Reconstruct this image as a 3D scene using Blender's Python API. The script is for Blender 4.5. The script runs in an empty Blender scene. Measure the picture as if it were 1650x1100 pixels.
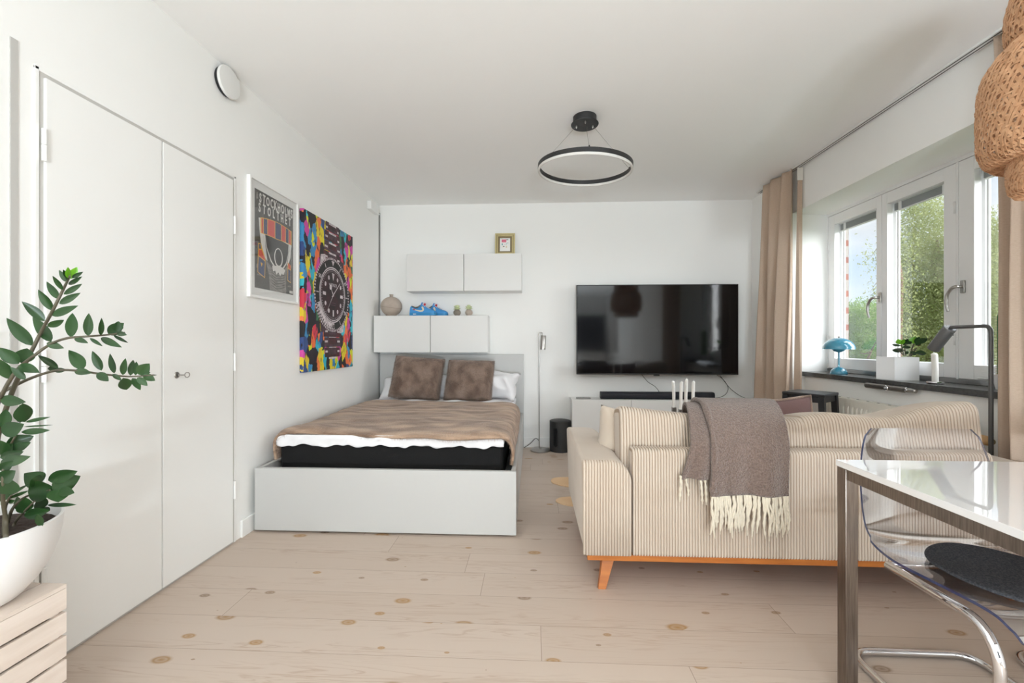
import bpy, bmesh, math, random
from mathutils import Vector, Matrix, noise
random.seed(7)
SC = bpy.context.scene
COL = SC.collection
PI = math.pi
sin, cos = math.sin, math.cos
R = math.radians

# ---------------------------------------------------------------- room sizes (metres)
XL, XR = -1.69, 2.32          # left and right wall
YB, YF = 4.65, -4.8           # far wall, wall behind the camera
ZC = 2.645                    # ceiling
CAM = (0.0, 0.0, 1.125)
FPX, YAW, HOR = 690.0, math.atan(33 / 690.0), 553.0


def at(u, v, X=None, Y=None, Z=None):
    """world point seen at a measured place of the photograph on a given wall/floor plane"""
    c, s = cos(YAW), sin(YAW)
    xc, yc = (u - 825) / FPX, (HOR - v) / FPX
    d = (xc * c - s, xc * s + c, yc)
    t = X / d[0] if X is not None else (Y / d[1] if Y is not None else (Z - CAM[2]) / d[2])
    return Vector((d[0] * t, d[1] * t, CAM[2] + d[2] * t))


# ---------------------------------------------------------------- materials
def lin(c):
    def f(x):
        x /= 255.0
        return x / 12.92 if x <= 0.04045 else ((x + 0.055) / 1.055) ** 2.4
    return (f(c[0]), f(c[1]), f(c[2]), 1)


def mat(name, rgb, rough=0.5, metal=0.0, spec=0.5, coat=0.0, sheen=0.0, bump=None, var=None, trans=0.0, sss=0.0):
    """bump=(scale, strength, detail) noise bump; var=(scale, rgb2) noise colour variation"""
    m = bpy.data.materials.new(name)
    m.use_nodes = True
    nt = m.node_tree
    b = nt.nodes['Principled BSDF']
    b.inputs['Base Color'].default_value = lin(rgb)
    b.inputs['Roughness'].default_value = rough
    b.inputs['Metallic'].default_value = metal
    b.inputs['Specular IOR Level'].default_value = spec
    b.inputs['Coat Weight'].default_value = coat
    b.inputs['Sheen Weight'].default_value = sheen
    b.inputs['Transmission Weight'].default_value = trans
    if sss:
        b.inputs['Subsurface Weight'].default_value = sss
        b.inputs['Subsurface Radius'].default_value = (0.01, 0.01, 0.01)
    tc = nt.nodes.new('ShaderNodeTexCoord')
    if bump:
        n = nt.nodes.new('ShaderNodeTexNoise')
        n.inputs['Scale'].default_value = bump[0]
        n.inputs['Detail'].default_value = bump[2] if len(bump) > 2 else 4
        bp = nt.nodes.new('ShaderNodeBump')
        bp.inputs['Strength'].default_value = bump[1]
        bp.inputs['Distance'].default_value = 0.01
        nt.links.new(tc.outputs['Object'], n.inputs['Vector'])
        nt.links.new(n.outputs['Fac'], bp.inputs['Height'])
        nt.links.new(bp.outputs['Normal'], b.inputs['Normal'])
    if var:
        n2 = nt.nodes.new('ShaderNodeTexNoise')
        n2.inputs['Scale'].default_value = var[0]
        n2.inputs['Detail'].default_value = 6
        mp = nt.nodes.new('ShaderNodeMapping')
        if len(var) > 2:
            mp.inputs['Scale'].default_value = var[2]
        mx = nt.nodes.new('ShaderNodeMix')
        mx.data_type = 'RGBA'
        rp = nt.nodes.new('ShaderNodeValToRGB')
        rp.color_ramp.elements[0].position = 0.35
        rp.color_ramp.elements[1].position = 0.65
        mx.inputs[6].default_value = lin(rgb)
        mx.inputs[7].default_value = lin(var[1])
        nt.links.new(tc.outputs['Object'], mp.inputs['Vector'])
        nt.links.new(mp.outputs['Vector'], n2.inputs['Vector'])
        nt.links.new(n2.outputs['Fac'], rp.inputs['Fac'])
        nt.links.new(rp.outputs['Color'], mx.inputs[0])
        nt.links.new(mx.outputs[2], b.inputs['Base Color'])
    return m


def thin_glass(name, tint, refl=0.5, ior=1.45):
    m = bpy.data.materials.new(name)
    m.use_nodes = True
    nt = m.node_tree
    nt.nodes.clear()
    o = nt.nodes.new('ShaderNodeOutputMaterial')
    mx = nt.nodes.new('ShaderNodeMixShader')
    tr = nt.nodes.new('ShaderNodeBsdfTransparent')
    gl = nt.nodes.new('ShaderNodeBsdfGlossy')
    fr = nt.nodes.new('ShaderNodeFresnel')
    ml = nt.nodes.new('ShaderNodeMath')
    ml.operation = 'MULTIPLY'
    ml.inputs[1].default_value = refl
    tr.inputs['Color'].default_value = tint
    gl.inputs['Roughness'].default_value = 0.02
    fr.inputs['IOR'].default_value = ior
    nt.links.new(fr.outputs[0], ml.inputs[0])
    nt.links.new(ml.outputs[0], mx.inputs[0])
    nt.links.new(tr.outputs[0], mx.inputs[1])
    nt.links.new(gl.outputs[0], mx.inputs[2])
    nt.links.new(mx.outputs[0], o.inputs[0])
    return m


M = {}
M['wall'] = mat('wall_paint', (241, 241, 239), 0.7, spec=0.25, bump=(60, 0.03, 6))
M['ceil'] = mat('ceiling_paint', (245, 245, 244), 0.8, spec=0.2)
M['door'] = mat('door_paint', (240, 240, 238), 0.45, spec=0.35, bump=(14, 0.015, 3))
M['groove'] = mat('groove_shadow_gap', (190, 188, 184), 0.8)
M['white'] = mat('white_lacquer', (228, 228, 226), 0.35, spec=0.4)
M['bedwhite'] = mat('white_foil', (194, 194, 192), 0.4, spec=0.4)
M['black'] = mat('black_paint', (28, 29, 33), 0.45)
M['blackm'] = mat('black_matte', (38, 38, 39), 0.5)
M['blackfab'] = mat('black_fabric', (13, 12, 12), 0.9, bump=(300, 0.2))
M['screen'] = mat('tv_screen', (14, 14, 16), 0.07, spec=0.6)
M['soundbar'] = mat('soundbar_cloth', (20, 23, 34), 0.5, bump=(500, 0.2))
M['chrome'] = mat('chrome', (225, 225, 228), 0.06, metal=1)
M['steel'] = mat('brushed_steel', (175, 172, 168), 0.28, metal=1, bump=(200, 0.05))
M['brushed'] = mat('brushed_dark_steel', (140, 130, 122), 0.3, metal=1, var=(4, (118, 108, 100), (60, 60, 3)))
M['nickel'] = mat('satin_nickel', (150, 149, 147), 0.35, metal=1)
M['greymetal'] = mat('grey_metal', (98, 97, 96), 0.4, metal=0.4)
M['darkmetal'] = mat('dark_metal', (124, 119, 115), 0.3, metal=0.8)
M['cord'] = mat('corduroy', (203, 190, 175), 0.9, sheen=0.3, spec=0.15, var=(5, (197, 182, 166)))
M['cordshade'] = mat('corduroy_weave_shade', (172, 154, 136), 0.95, spec=0.1)  # pile-less weave between the cords, groove shade put into its colour
M['velvet'] = mat('beige_velvet', (204, 190, 174), 0.9, sheen=0.35, spec=0.15, bump=(250, 0.08), var=(4, (196, 180, 163)))
M['oak'] = mat('orange_wood', (186, 112, 48), 0.4, var=(6, (168, 96, 38), (1, 8, 8)))
M['throw'] = mat('brown_wool', (108, 91, 83), 1, sheen=0.4, spec=0.1, bump=(160, 1.0, 6), var=(150, (136, 117, 107)))
M['fringe'] = mat('cream_yarn', (226, 216, 196), 0.95, sheen=0.3, spec=0.1, bump=(400, 0.5))
M['fur'] = mat('brown_fur', (164, 142, 128), 1, sheen=0.3, spec=0.1, bump=(90, 1.0, 8), var=(9, (112, 92, 80), (1, 1.5, 0.7)))
M['furlight'] = mat('tan_fur', (192, 163, 139), 1, sheen=0.3, spec=0.1, bump=(90, 1.0, 8), var=(6, (132, 107, 90), (0.7, 2.4, 3)))
M['linen'] = mat('white_linen', (236, 235, 237), 0.85, sheen=0.2, spec=0.2, bump=(8, 0.25, 5))
M['curtain'] = mat('beige_curtain', (200, 180, 162), 0.9, spec=0.15, bump=(500, 0.25, 2), var=(90, (188, 167, 148), (1, 1, 12)))
M['lining'] = mat('curtain_tape', (226, 224, 216), 0.8)
M['stone'] = mat('dark_stone', (72, 71, 70), 0.22, spec=0.6, var=(60, (58, 57, 56)))
M['winwhite'] = mat('window_white', (236, 236, 236), 0.35, spec=0.4)
M['glass'] = thin_glass('window_glass', (0.985, 0.99, 0.988, 1), 0.1)
M['acryl'] = thin_glass('clear_acrylic', (0.955, 0.955, 0.97, 1), 0.45, 1.45)
M['acryledge'] = mat('acrylic_edge', (60, 76, 128), 0.1, trans=0.5)
M['felt'] = mat('charcoal_felt', (70, 72, 78), 1, spec=0.1, bump=(300, 0.6, 5), var=(220, (104, 106, 112)))
M['table'] = mat('white_gloss', (230, 230, 231), 0.012, spec=0.7, coat=1.0)
M['bluelamp'] = mat('blue_enamel', (62, 134, 158), 0.12, spec=0.6, coat=0.6)
M['ceramic'] = mat('white_ceramic', (238, 238, 238), 0.35)
M['wax'] = mat('white_wax', (242, 241, 236), 0.4, sss=0.2)
M['leaf'] = mat('zz_leaf', (30, 58, 28), 0.32, spec=0.4, var=(9, (44, 76, 36)))
M['newleaf'] = mat('young_leaf', (104, 168, 28), 0.3, spec=0.5)
M['stem'] = mat('plant_stem', (84, 78, 62), 0.5)
M['soil'] = mat('soil', (58, 46, 40), 1, bump=(60, 1))
M['cactus'] = mat('cactus_green', (62, 104, 52), 0.6)
M['spine'] = mat('cactus_spine', (214, 200, 160), 0.6)
M['whitewash'] = mat('whitewashed_wood', (232, 220, 210), 0.7, bump=(20, 0.15), var=(5, (222, 208, 196), (8, 1, 8)))
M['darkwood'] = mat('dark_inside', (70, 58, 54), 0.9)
M['rattan'] = mat('bamboo_strip', (204, 160, 122), 0.6, var=(30, (186, 140, 102)))
M['sign'] = mat('paper_white', (238, 238, 236), 0.6)
M['frameglass'] = thin_glass('picture_glass', (0.99, 0.99, 0.99, 1), 0.2)
M['ink'] = mat('poster_charcoal', (62, 59, 57), 0.7, var=(25, (74, 71, 68)))
M['inkgrey'] = mat('poster_grey', (146, 142, 136), 0.7, var=(20, (112, 108, 104), (1, 1, 4)))
M['inkdark'] = mat('poster_black', (42, 40, 40), 0.7)
M['inkwhite'] = mat('poster_white', (226, 224, 220), 0.7)
M['inkred'] = mat('poster_red', (214, 72, 62), 0.7)
M['inkblue'] = mat('poster_navy', (54, 68, 108), 0.7)
M['inkyellow'] = mat('poster_yellow', (232, 180, 70), 0.7)
M['gold'] = mat('gold_leaf', (204, 190, 140), 0.4, metal=0.35)
M['golddark'] = mat('gold_recess', (138, 122, 92), 0.45, metal=0.3)
M['pink'] = mat('print_pink', (222, 120, 142), 0.7)
M['teal'] = mat('print_teal', (110, 164, 164), 0.7)
M['clay'] = mat('grey_clay', (184, 171, 158), 0.75, bump=(40, 0.1), var=(10, (174, 160, 148)))
M['concrete'] = mat('concrete_pot', (138, 129, 118), 0.8, bump=(50, 0.2))
M['succ'] = mat('pale_succulent', (222, 228, 190), 0.5, var=(40, (200, 212, 160)))
M['shoeblue'] = mat('blue_leather', (70, 152, 216), 0.4, bump=(60, 0.05))
M['solebl'] = mat('blue_sole', (52, 138, 194), 0.5)
M['cream'] = mat('cream_leather', (224, 212, 186), 0.5)
M['shoegrey'] = mat('lining_grey', (112, 108, 96), 0.8)
M['lacered'] = mat('red_tag', (196, 44, 58), 0.5)
M['lace'] = mat('white_lace', (236, 236, 236), 0.8)
M['radiator'] = mat('cream_radiator', (234, 230, 218), 0.4)
M['valvewood'] = mat('tan_plastic', (206, 164, 116), 0.5)
M['brass'] = mat('worn_brass', (168, 152, 120), 0.35, metal=0.8)
M['hide'] = mat('tan_hide', (222, 184, 142), 0.8, var=(4, (232, 200, 160)))
M['hideedge'] = mat('hide_edge', (120, 90, 62), 0.8)
M['hidewhite'] = mat('pale_hide', (214, 206, 198), 0.9, var=(6, (206, 198, 190)))
M['brownpillow'] = mat('mauve_brown_cloth', (112, 86, 84), 0.9, bump=(200, 0.4))
M['rubber'] = mat('cable_rubber', (42, 42, 44), 0.6)
M['bark'] = mat('tree_bark', (112, 84, 66), 0.9, bump=(10, 0.6))
M['diffuser'] = mat('frosted_diffuser', (214, 212, 208), 0.5)
M['blind'] = mat('grey_slats', (148, 152, 154), 0.5)
M['kitchen'] = mat('dark_kitchen_front', (44, 46, 54), 0.4)


def brick_mat():
    m = mat('red_brick', (178, 104, 82), 0.9)
    nt = m.node_tree
    b = nt.nodes['Principled BSDF']
    tc = nt.nodes.new('ShaderNodeTexCoord')
    mp = nt.nodes.new('ShaderNodeMapping')
    mp.inputs['Rotation'].default_value = (R(90), 0, 0)
    br = nt.nodes.new('ShaderNodeTexBrick')
    br.inputs['Color1'].default_value = lin((140, 80, 62))
    br.inputs['Color2'].default_value = lin((122, 66, 54))
    br.inputs['Mortar'].default_value = lin((150, 144, 138))
    br.inputs['Scale'].default_value = 1
    br.inputs['Brick Width'].default_value = 0.25
    br.inputs['Row Height'].default_value = 0.077
    br.inputs['Mortar Size'].default_value = 0.012
    nt.links.new(tc.outputs['Object'], mp.inputs[0])
    nt.links.new(mp.outputs[0], br.inputs['Vector'])
    nt.links.new(br.outputs['Color'], b.inputs['Base Color'])
    return m


M['brick'] = brick_mat()


def leaf_mat(name, c1, c2):
    m = bpy.data.materials.new(name)
    m.use_nodes = True
    nt = m.node_tree
    nt.nodes.clear()
    o = nt.nodes.new('ShaderNodeOutputMaterial')
    ad = nt.nodes.new('ShaderNodeMixShader')
    ad.inputs[0].default_value = 0.45
    d = nt.nodes.new('ShaderNodeBsdfDiffuse')
    t = nt.nodes.new('ShaderNodeBsdfTranslucent')
    tc = nt.nodes.new('ShaderNodeTexCoord')
    n = nt.nodes.new('ShaderNodeTexNoise')
    n.inputs['Scale'].default_value = 1.7
    n.inputs['Detail'].default_value = 5
    rp = nt.nodes.new('ShaderNodeValToRGB')
    rp.color_ramp.elements[0].position = 0.35
    rp.color_ramp.elements[1].position = 0.65
    rp.color_ramp.elements[0].color = lin(c1)
    rp.color_ramp.elements[1].color = lin(c2)
    nt.links.new(tc.outputs['Object'], n.inputs['Vector'])
    nt.links.new(n.outputs['Fac'], rp.inputs[0])
    nt.links.new(rp.outputs[0], d.inputs['Color'])
    nt.links.new(rp.outputs[0], t.inputs['Color'])
    nt.links.new(d.outputs[0], ad.inputs[1])
    nt.links.new(t.outputs[0], ad.inputs[2])
    nt.links.new(ad.outputs[0], o.inputs[0])
    return m


M['treeleaf'] = leaf_mat('tree_leaves', (146, 156, 92), (186, 190, 134))
M['bushleaf'] = leaf_mat('bush_leaves', (112, 148, 64), (152, 180, 94))
M['farleaf'] = leaf_mat('far_leaves', (84, 106, 58), (106, 126, 78))
M['lawn'] = mat('lawn', (84, 106, 54), 1, var=(2, (98, 116, 64)))


def floor_mat():
    m = bpy.data.materials.new('whitewashed_pine_floor')
    m.use_nodes = True
    nt = m.node_tree
    L = nt.links.new
    b = nt.nodes['Principled BSDF']
    b.inputs['Roughness'].default_value = 0.42
    b.inputs['Specular IOR Level'].default_value = 0.35
    N = nt.nodes.new

    def math_(op, a, bb=None, c=None):
        n = N('ShaderNodeMath')
        n.operation = op
        for i, x in enumerate((a, bb, c)):
            if x is None:
                continue
            if isinstance(x, (int, float)):
                n.inputs[i].default_value = x
            else:
                L(x, n.inputs[i])
        return n.outputs[0]

    def mixc(fac, a, bb, mode='MIX'):
        n = N('ShaderNodeMix')
        n.data_type = 'RGBA'
        n.blend_type = mode
        for i, x in ((0, fac), (6, a), (7, bb)):
            if isinstance(x, (int, float)):
                n.inputs[i].default_value = x
            elif isinstance(x, tuple):
                n.inputs[i].default_value = x
            else:
                L(x, n.inputs[i])
        return n.outputs[2]
    tc = N('ShaderNodeTexCoord')
    sp = N('ShaderNodeSeparateXYZ')
    L(tc.outputs['Object'], sp.inputs[0])
    x, y = sp.outputs[0], sp.outputs[1]
    W, LEN = 0.19, 2.3
    row = math_('FLOOR', math_('DIVIDE', y, W))
    wn = N('ShaderNodeTexWhiteNoise')
    wn.noise_dimensions = '1D'
    L(row, wn.inputs['W'])
    xo = math_('ADD', x, math_('MULTIPLY', wn.outputs['Value'], 7.0))
    colm = math_('FLOOR', math_('DIVIDE', xo, LEN))
    wn2 = N('ShaderNodeTexWhiteNoise')
    wn2.noise_dimensions = '2D'
    cb = N('ShaderNodeCombineXYZ')
    L(row, cb.inputs[0])
    L(colm, cb.inputs[1])
    L(cb.outputs[0], wn2.inputs['Vector'])
    plank = wn2.outputs['Value']
    # grain coordinates
    cg = N('ShaderNodeCombineXYZ')
    L(math_('MULTIPLY', xo, 0.55), cg.inputs[0])
    L(math_('MULTIPLY', y, 9.0), cg.inputs[1])
    L(math_('MULTIPLY', plank, 37.0), cg.inputs[2])
    g = N('ShaderNodeTexNoise')
    g.inputs['Scale'].default_value = 2.2
    g.inputs['Detail'].default_value = 5
    g.inputs['Distortion'].default_value = 0.8
    L(cg.outputs[0], g.inputs['Vector'])
    bands = math_('FRACT', math_('MULTIPLY', g.outputs['Fac'], 9.0))
    line = math_('SMOOTH_MIN', math_('ABSOLUTE', math_('SUBTRACT', bands, 0.5)), 0.5, 0.02)
    gline = N('ShaderNodeMapRange')
    L(line, gline.inputs[0])
    gline.inputs[1].default_value = 0.0
    gline.inputs[2].default_value = 0.22
    gline.inputs[3].default_value = 1.0
    gline.inputs[4].default_value = 0.0
    # where grain shows
    gm = N('ShaderNodeTexNoise')
    gm.inputs['Scale'].default_value = 1.3
    L(cg.outputs[0], gm.inputs['Vector'])
    gmask = N('ShaderNodeMapRange')
    L(gm.outputs['Fac'], gmask.inputs[0])
    gmask.inputs[1].default_value = 0.42
    gmask.inputs[2].default_value = 0.7
    gfac = math_('MULTIPLY', math_('MULTIPLY', gline.outputs[0], gmask.outputs[0]), 0.75)
    base = mixc(plank, lin((203, 188, 175)), lin((196, 180, 166)))
    br = N('ShaderNodeTexNoise')
    br.inputs['Scale'].default_value = 0.9
    br.inputs['Detail'].default_value = 3
    L(cg.outputs[0], br.inputs['Vector'])
    base = mixc(math_('MULTIPLY', br.outputs['Fac'], 0.45), base, lin((194, 174, 157)))
    c1 = mixc(gfac, base, lin((176, 152, 133)))
    # knots: stretched voronoi cells, sparse
    ck = N('ShaderNodeCombineXYZ')
    L(math_('MULTIPLY', xo, 3.6), ck.inputs[0])
    L(math_('MULTIPLY', y, 6.8), ck.inputs[1])
    L(math_('MULTIPLY', row, 3.3), ck.inputs[2])
    vo = N('ShaderNodeTexVoronoi')
    vo.voronoi_dimensions = '2D'
    vo.inputs['Scale'].default_value = 1.0
    vo.inputs['Randomness'].default_value = 1.0
    L(ck.outputs[0], vo.inputs['Vector'])
    vs = N('ShaderNodeSeparateColor')
    L(vo.outputs['Color'], vs.inputs[0])
    size = math_('MULTIPLY', math_('POWER', vs.outputs[0], 1.6), 0.19)
    rel = math_('DIVIDE', vo.outputs['Distance'], math_('ADD', size, 0.012))
    kr = N('ShaderNodeValToRGB')
    e = kr.color_ramp.elements
    e[0].position, e[0].color = 0.0, (1, 1, 1, 1)
    e[1].position, e[1].color = 1.0, (0, 0, 0, 1)
    a = e.new(0.42)
    a.color = (0.55, 0.55, 0.55, 1)
    a = e.new(0.6)
    a.color = (0.95, 0.95, 0.95, 1)
    a = e.new(0.8)
    a.color = (0.35, 0.35, 0.35, 1)
    L(rel, kr.inputs[0])
    present = math_('GREATER_THAN', vs.outputs[1], 0.35)
    kf = math_('MULTIPLY', math_('MULTIPLY', kr.outputs[0], present), 1.0)
    kcol = mixc(vs.outputs[2], lin((132, 110, 92)), lin((172, 130, 72)))
    c2 = mixc(kf, c1, kcol)
    # gaps
    fy = math_('FRACT', math_('DIVIDE', y, W))
    gy = math_('LESS_THAN', math_('ABSOLUTE', math_('SUBTRACT', fy, 0.5)), 0.5 - 0.004)
    fx = math_('FRACT', math_('DIVIDE', xo, LEN))
    gx = math_('LESS_THAN', math_('ABSOLUTE', math_('SUBTRACT', fx, 0.5)), 0.5 - 0.0005)
    gap = math_('MULTIPLY', gy, gx)
    c3 = mixc(math_('MULTIPLY', math_('SUBTRACT', 1.0, gap), 0.7), c2, lin((122, 98, 78)))
    L(c3, b.inputs['Base Color'])
    bp = N('ShaderNodeBump')
    bp.inputs['Strength'].default_value = 0.15
    bp.inputs['Distance'].default_value = 0.004
    L(gap, bp.inputs['Height'])
    L(bp.outputs['Normal'], b.inputs['Normal'])
    return m


M['floor'] = floor_mat()


def splash_mat():
    """abstract paint splashes for the canvas print"""
    m = bpy.data.materials.new('paint_splashes')
    m.use_nodes = True
    nt = m.node_tree
    L = nt.links.new
    N = nt.nodes.new
    b = nt.nodes['Principled BSDF']
    b.inputs['Roughness'].default_value = 0.6
    tc = N('ShaderNodeTexCoord')
    nz = N('ShaderNodeTexNoise')
    nz.inputs['Scale'].default_value = 14
    nz.inputs['Detail'].default_value = 5
    L(tc.outputs['Object'], nz.inputs['Vector'])
    mp = N('ShaderNodeMapping')
    mp.inputs['Rotation'].default_value = (R(22), 0, 0)
    mp.inputs['Scale'].default_value = (1, 19, 10)
    L(tc.outputs['Object'], mp.inputs[0])
    ad = N('ShaderNodeMixRGB')
    ad.blend_type = 'ADD'
    ad.inputs[0].default_value = 1.6
    L(mp.outputs[0], ad.inputs[1])
    L(nz.outputs['Color'], ad.inputs[2])
    vo = N('ShaderNodeTexVoronoi')
    vo.inputs['Scale'].default_value = 1.0
    L(ad.outputs[0], vo.inputs['Vector'])
    sc_ = N('ShaderNodeSeparateColor')
    L(vo.outputs['Color'], sc_.inputs[0])
    rp = N('ShaderNodeValToRGB')
    rp.color_ramp.interpolation = 'CONSTANT'
    cols = [(34, 28, 40), (214, 220, 40), (60, 140, 190), (232, 112, 58), (36, 32, 34), (52, 176, 200), (222, 196, 50), (214, 62, 82),
            (54, 78, 132), (226, 206, 40), (36, 32, 40), (206, 74, 160), (64, 120, 80), (44, 36, 44), (60, 190, 206), (236, 128, 70)]
    e = rp.color_ramp.elements
    e[0].position, e[0].color = 0, lin(cols[0])
    e[1].position, e[1].color = 1 / 16, lin(cols[1])
    for i in range(2, 16):
        q = e.new(i / 16)
        q.color = lin(cols[i])
    L(sc_.outputs[0], rp.inputs[0])
    n2 = N('ShaderNodeTexNoise')
    n2.inputs['Scale'].default_value = 26
    n2.inputs['Detail'].default_value = 6
    mp2 = N('ShaderNodeMapping')
    mp2.inputs['Scale'].default_value = (1, 1.6, 0.5)
    mp2.inputs['Rotation'].default_value = (R(-30), 0, 0)
    L(tc.outputs['Object'], mp2.inputs[0])
    L(mp2.outputs[0], n2.inputs['Vector'])
    r2 = N('ShaderNodeValToRGB')
    r2.color_ramp.elements[0].position = 0.36
    r2.color_ramp.elements[1].position = 0.42
    L(n2.outputs['Fac'], r2.inputs[0])
    mx = N('ShaderNodeMix')
    mx.data_type = 'RGBA'
    mx.inputs[6].default_value = lin((40, 34, 42))
    L(r2.outputs[0], mx.inputs[0])
    L(rp.outputs[0], mx.inputs[7])
    L(mx.outputs[2], b.inputs['Base Color'])
    return m


M['splash'] = splash_mat()
M['wdark'] = mat('watch_dark', (40, 33, 34), 0.6, var=(14, (86, 34, 44)))
M['wdial'] = mat('watch_dial', (38, 32, 33), 0.6, var=(10, (66, 34, 40)))
M['wlight'] = mat('watch_light', (222, 214, 216), 0.6, var=(40, (180, 168, 172)))
M['wmid'] = mat('watch_mid', (92, 62, 72), 0.6, var=(18, (52, 42, 48)))


# ---------------------------------------------------------------- mesh builder
WL = {}


class MB:
    def __init__(s):
        s.v, s.f, s.m, s.flat = [], [], [], set()

    def add(s, vs, fs, mi=0):
        o = len(s.v)
        s.v += [tuple(p) for p in vs]
        for f in fs:
            s.f.append(tuple(i + o for i in f))
            s.m.append(mi)
        return s

    def box(s, lo, hi, bev=0.0, mi=0, mtx=None, seg=2):
        bm = bmesh.new()
        bmesh.ops.create_cube(bm, size=1)
        for v in bm.verts:
            v.co = Vector(((lo[i] + hi[i]) / 2 + v.co[i] * (hi[i] - lo[i]) for i in range(3)))
        if bev:
            bmesh.ops.bevel(bm, geom=list(bm.edges), offset=bev, segments=seg, profile=0.5, affect='EDGES')
        s.take(bm, mi, mtx)
        return s

    def take(s, bm, mi=0, mtx=None):
        bm.verts.index_update()
        bm.faces.index_update()
        vs = [(mtx @ v.co if mtx else v.co.copy()) for v in bm.verts]
        bm.normal_update()
        k0 = len(s.f)
        for f in bm.faces:
            if max(abs(c) for c in f.normal) > 0.9995:
                s.flat.add(k0 + f.index)
        s.add(vs, [[v.index for v in f.verts] for f in bm.faces], mi)
        bm.free()

    def tube(s, pts, r, n=10, caps=True, mi=0, closed=False):
        pts = [Vector(p) for p in pts]
        k = len(pts)
        rs = r if isinstance(r, (list, tuple)) else [r] * k
        tang = []
        for i in range(k):
            a = pts[(i - 1) % k] if (closed or i > 0) else pts[i]
            b = pts[(i + 1) % k] if (closed or i < k - 1) else pts[i]
            t = b - a
            tang.append(t.normalized() if t.length > 1e-9 else Vector((0, 0, 1)))
        up = Vector((0, 0, 1)) if abs(tang[0].z) < 0.9 else Vector((1, 0, 0))
        nrm = (up - tang[0] * up.dot(tang[0])).normalized()
        vs = []
        for i in range(k):
            if i:
                nrm = nrm - tang[i] * nrm.dot(tang[i])
                nrm = nrm.normalized() if nrm.length > 1e-6 else Vector((1, 0, 0))
            bn = tang[i].cross(nrm)
            for j in range(n):
                a = 2 * PI * j / n
                vs.append(pts[i] + (nrm * cos(a) + bn * sin(a)) * rs[i])
        fs = []
        for i in range(k if closed else k - 1):
            i2 = (i + 1) % k
            for j in range(n):
                j2 = (j + 1) % n
                fs.append((i * n + j, i * n + j2, i2 * n + j2, i2 * n + j))
        if caps and not closed:
            s.flat |= {len(s.f) + len(fs), len(s.f) + len(fs) + 1}
            fs.append(tuple(range(n))[::-1])
            fs.append(tuple(range((k - 1) * n, k * n)))
        s.add(vs, fs, mi)
        return s

    def lathe(s, prof, c=(0, 0, 0), n=32, mi=0, mtx=None):
        """profile of (r, z); r=0 ends close"""
        vs, rows = [], []
        for r, z in prof:
            if r < 1e-6:
                rows.append([len(vs)])
                vs.append(Vector((0, 0, z)))
            else:
                rows.append(list(range(len(vs), len(vs) + n)))
                vs += [Vector((r * cos(2 * PI * j / n), r * sin(2 * PI * j / n), z)) for j in range(n)]
        fs = []
        for a, b in zip(rows, rows[1:]):
            for j in range(n):
                j2 = (j + 1) % n
                if len(a) == 1 and len(b) == 1:
                    continue
                if len(a) == 1:
                    fs.append((a[0], b[j2], b[j]))
                elif len(b) == 1:
                    fs.append((a[j], a[j2], b[0]))
                else:
                    fs.append((a[j], a[j2], b[j2], b[j]))
        c = Vector(c)
        vs = [(mtx @ v if mtx else v + c) for v in vs]
        s.add(vs, fs, mi)
        return s

    def prism(s, poly, t0, t1, frame, mi=0):
        """poly 2D in frame(p, q, t) -> world; extruded from t0 to t1"""
        n = len(poly)
        vs = [frame(p, q, t0) for p, q in poly] + [frame(p, q, t1) for p, q in poly]
        fs = [tuple(range(n))[::-1], tuple(range(n, 2 * n))]
        for i in range(n):
            j = (i + 1) % n
            fs.append((i, j, n + j, n + i))
        s.add(vs, fs, mi)
        return s

    def grid(s, fn, nu, nv, cu=False, cv=False, mi=0):
        vs = [fn(i / (nu if cu else nu - 1), j / (nv if cv else nv - 1)) for i in range(nu) for j in range(nv)]
        fs = []
        for i in range(nu if cu else nu - 1):
            for j in range(nv if cv else nv - 1):
                i2, j2 = (i + 1) % nu, (j + 1) % nv
                fs.append((i * nv + j, i2 * nv + j, i2 * nv + j2, i * nv + j2))
        s.add(vs, fs, mi)
        return s

    def build(s, name, mats, parent=None, at_=None, local=False, angle=40, fixn=True):
        if not isinstance(mats, (list, tuple)):
            mats = [mats]
        o0 = Vector((0, 0, 0))
        if parent is not None:
            o0 = WL[parent]
        elif at_ is not None:
            o0 = Vector(at_)
        sub = Vector((0, 0, 0)) if local else o0
        me = bpy.data.meshes.new(name)
        me.from_pydata([tuple(Vector(p) - sub) for p in s.v], [], s.f)
        if fixn:
            bm = bmesh.new()
            bm.from_mesh(me)
            bmesh.ops.recalc_face_normals(bm, faces=bm.faces)
            bm.to_mesh(me)
            bm.free()
        me.polygons.foreach_set('material_index', s.m)
        for m in mats:
            me.materials.append(m)
        me.polygons.foreach_set('use_smooth', [i not in s.flat for i in range(len(me.polygons))])
        me.set_sharp_from_angle(angle=R(angle))
        if s.flat:
            me.polygons.foreach_set('use_smooth', [i not in s.flat for i in range(len(me.polygons))])
        me.update()
        ob = bpy.data.objects.new(name, me)
        COL.objects.link(ob)
        if parent is not None:
            ob.parent = parent
        else:
            ob.location = o0
        WL[ob] = o0.copy()
        return ob


def tag(o, label=None, cat=None, group=None, kind=None):
    if label:
        o['label'] = label
    if cat:
        o['category'] = cat
    if group:
        o['group'] = group
    if kind:
        o['kind'] = kind
    return o


def thing(name, label, cat, loc, group=None):
    o = bpy.data.objects.new(name, None)
    COL.objects.link(o)
    o.location = loc
    o.empty_display_size = 0.1
    WL[o] = Vector(loc)
    return tag(o, label, cat, group)


def struct(name, mb, m, label=None, parent=None, angle=40):
    o = mb.build(name, m, parent, angle=angle)
    if parent is None:
        o['kind'] = 'structure'
    if label:
        o['label'] = label
    return o


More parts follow.
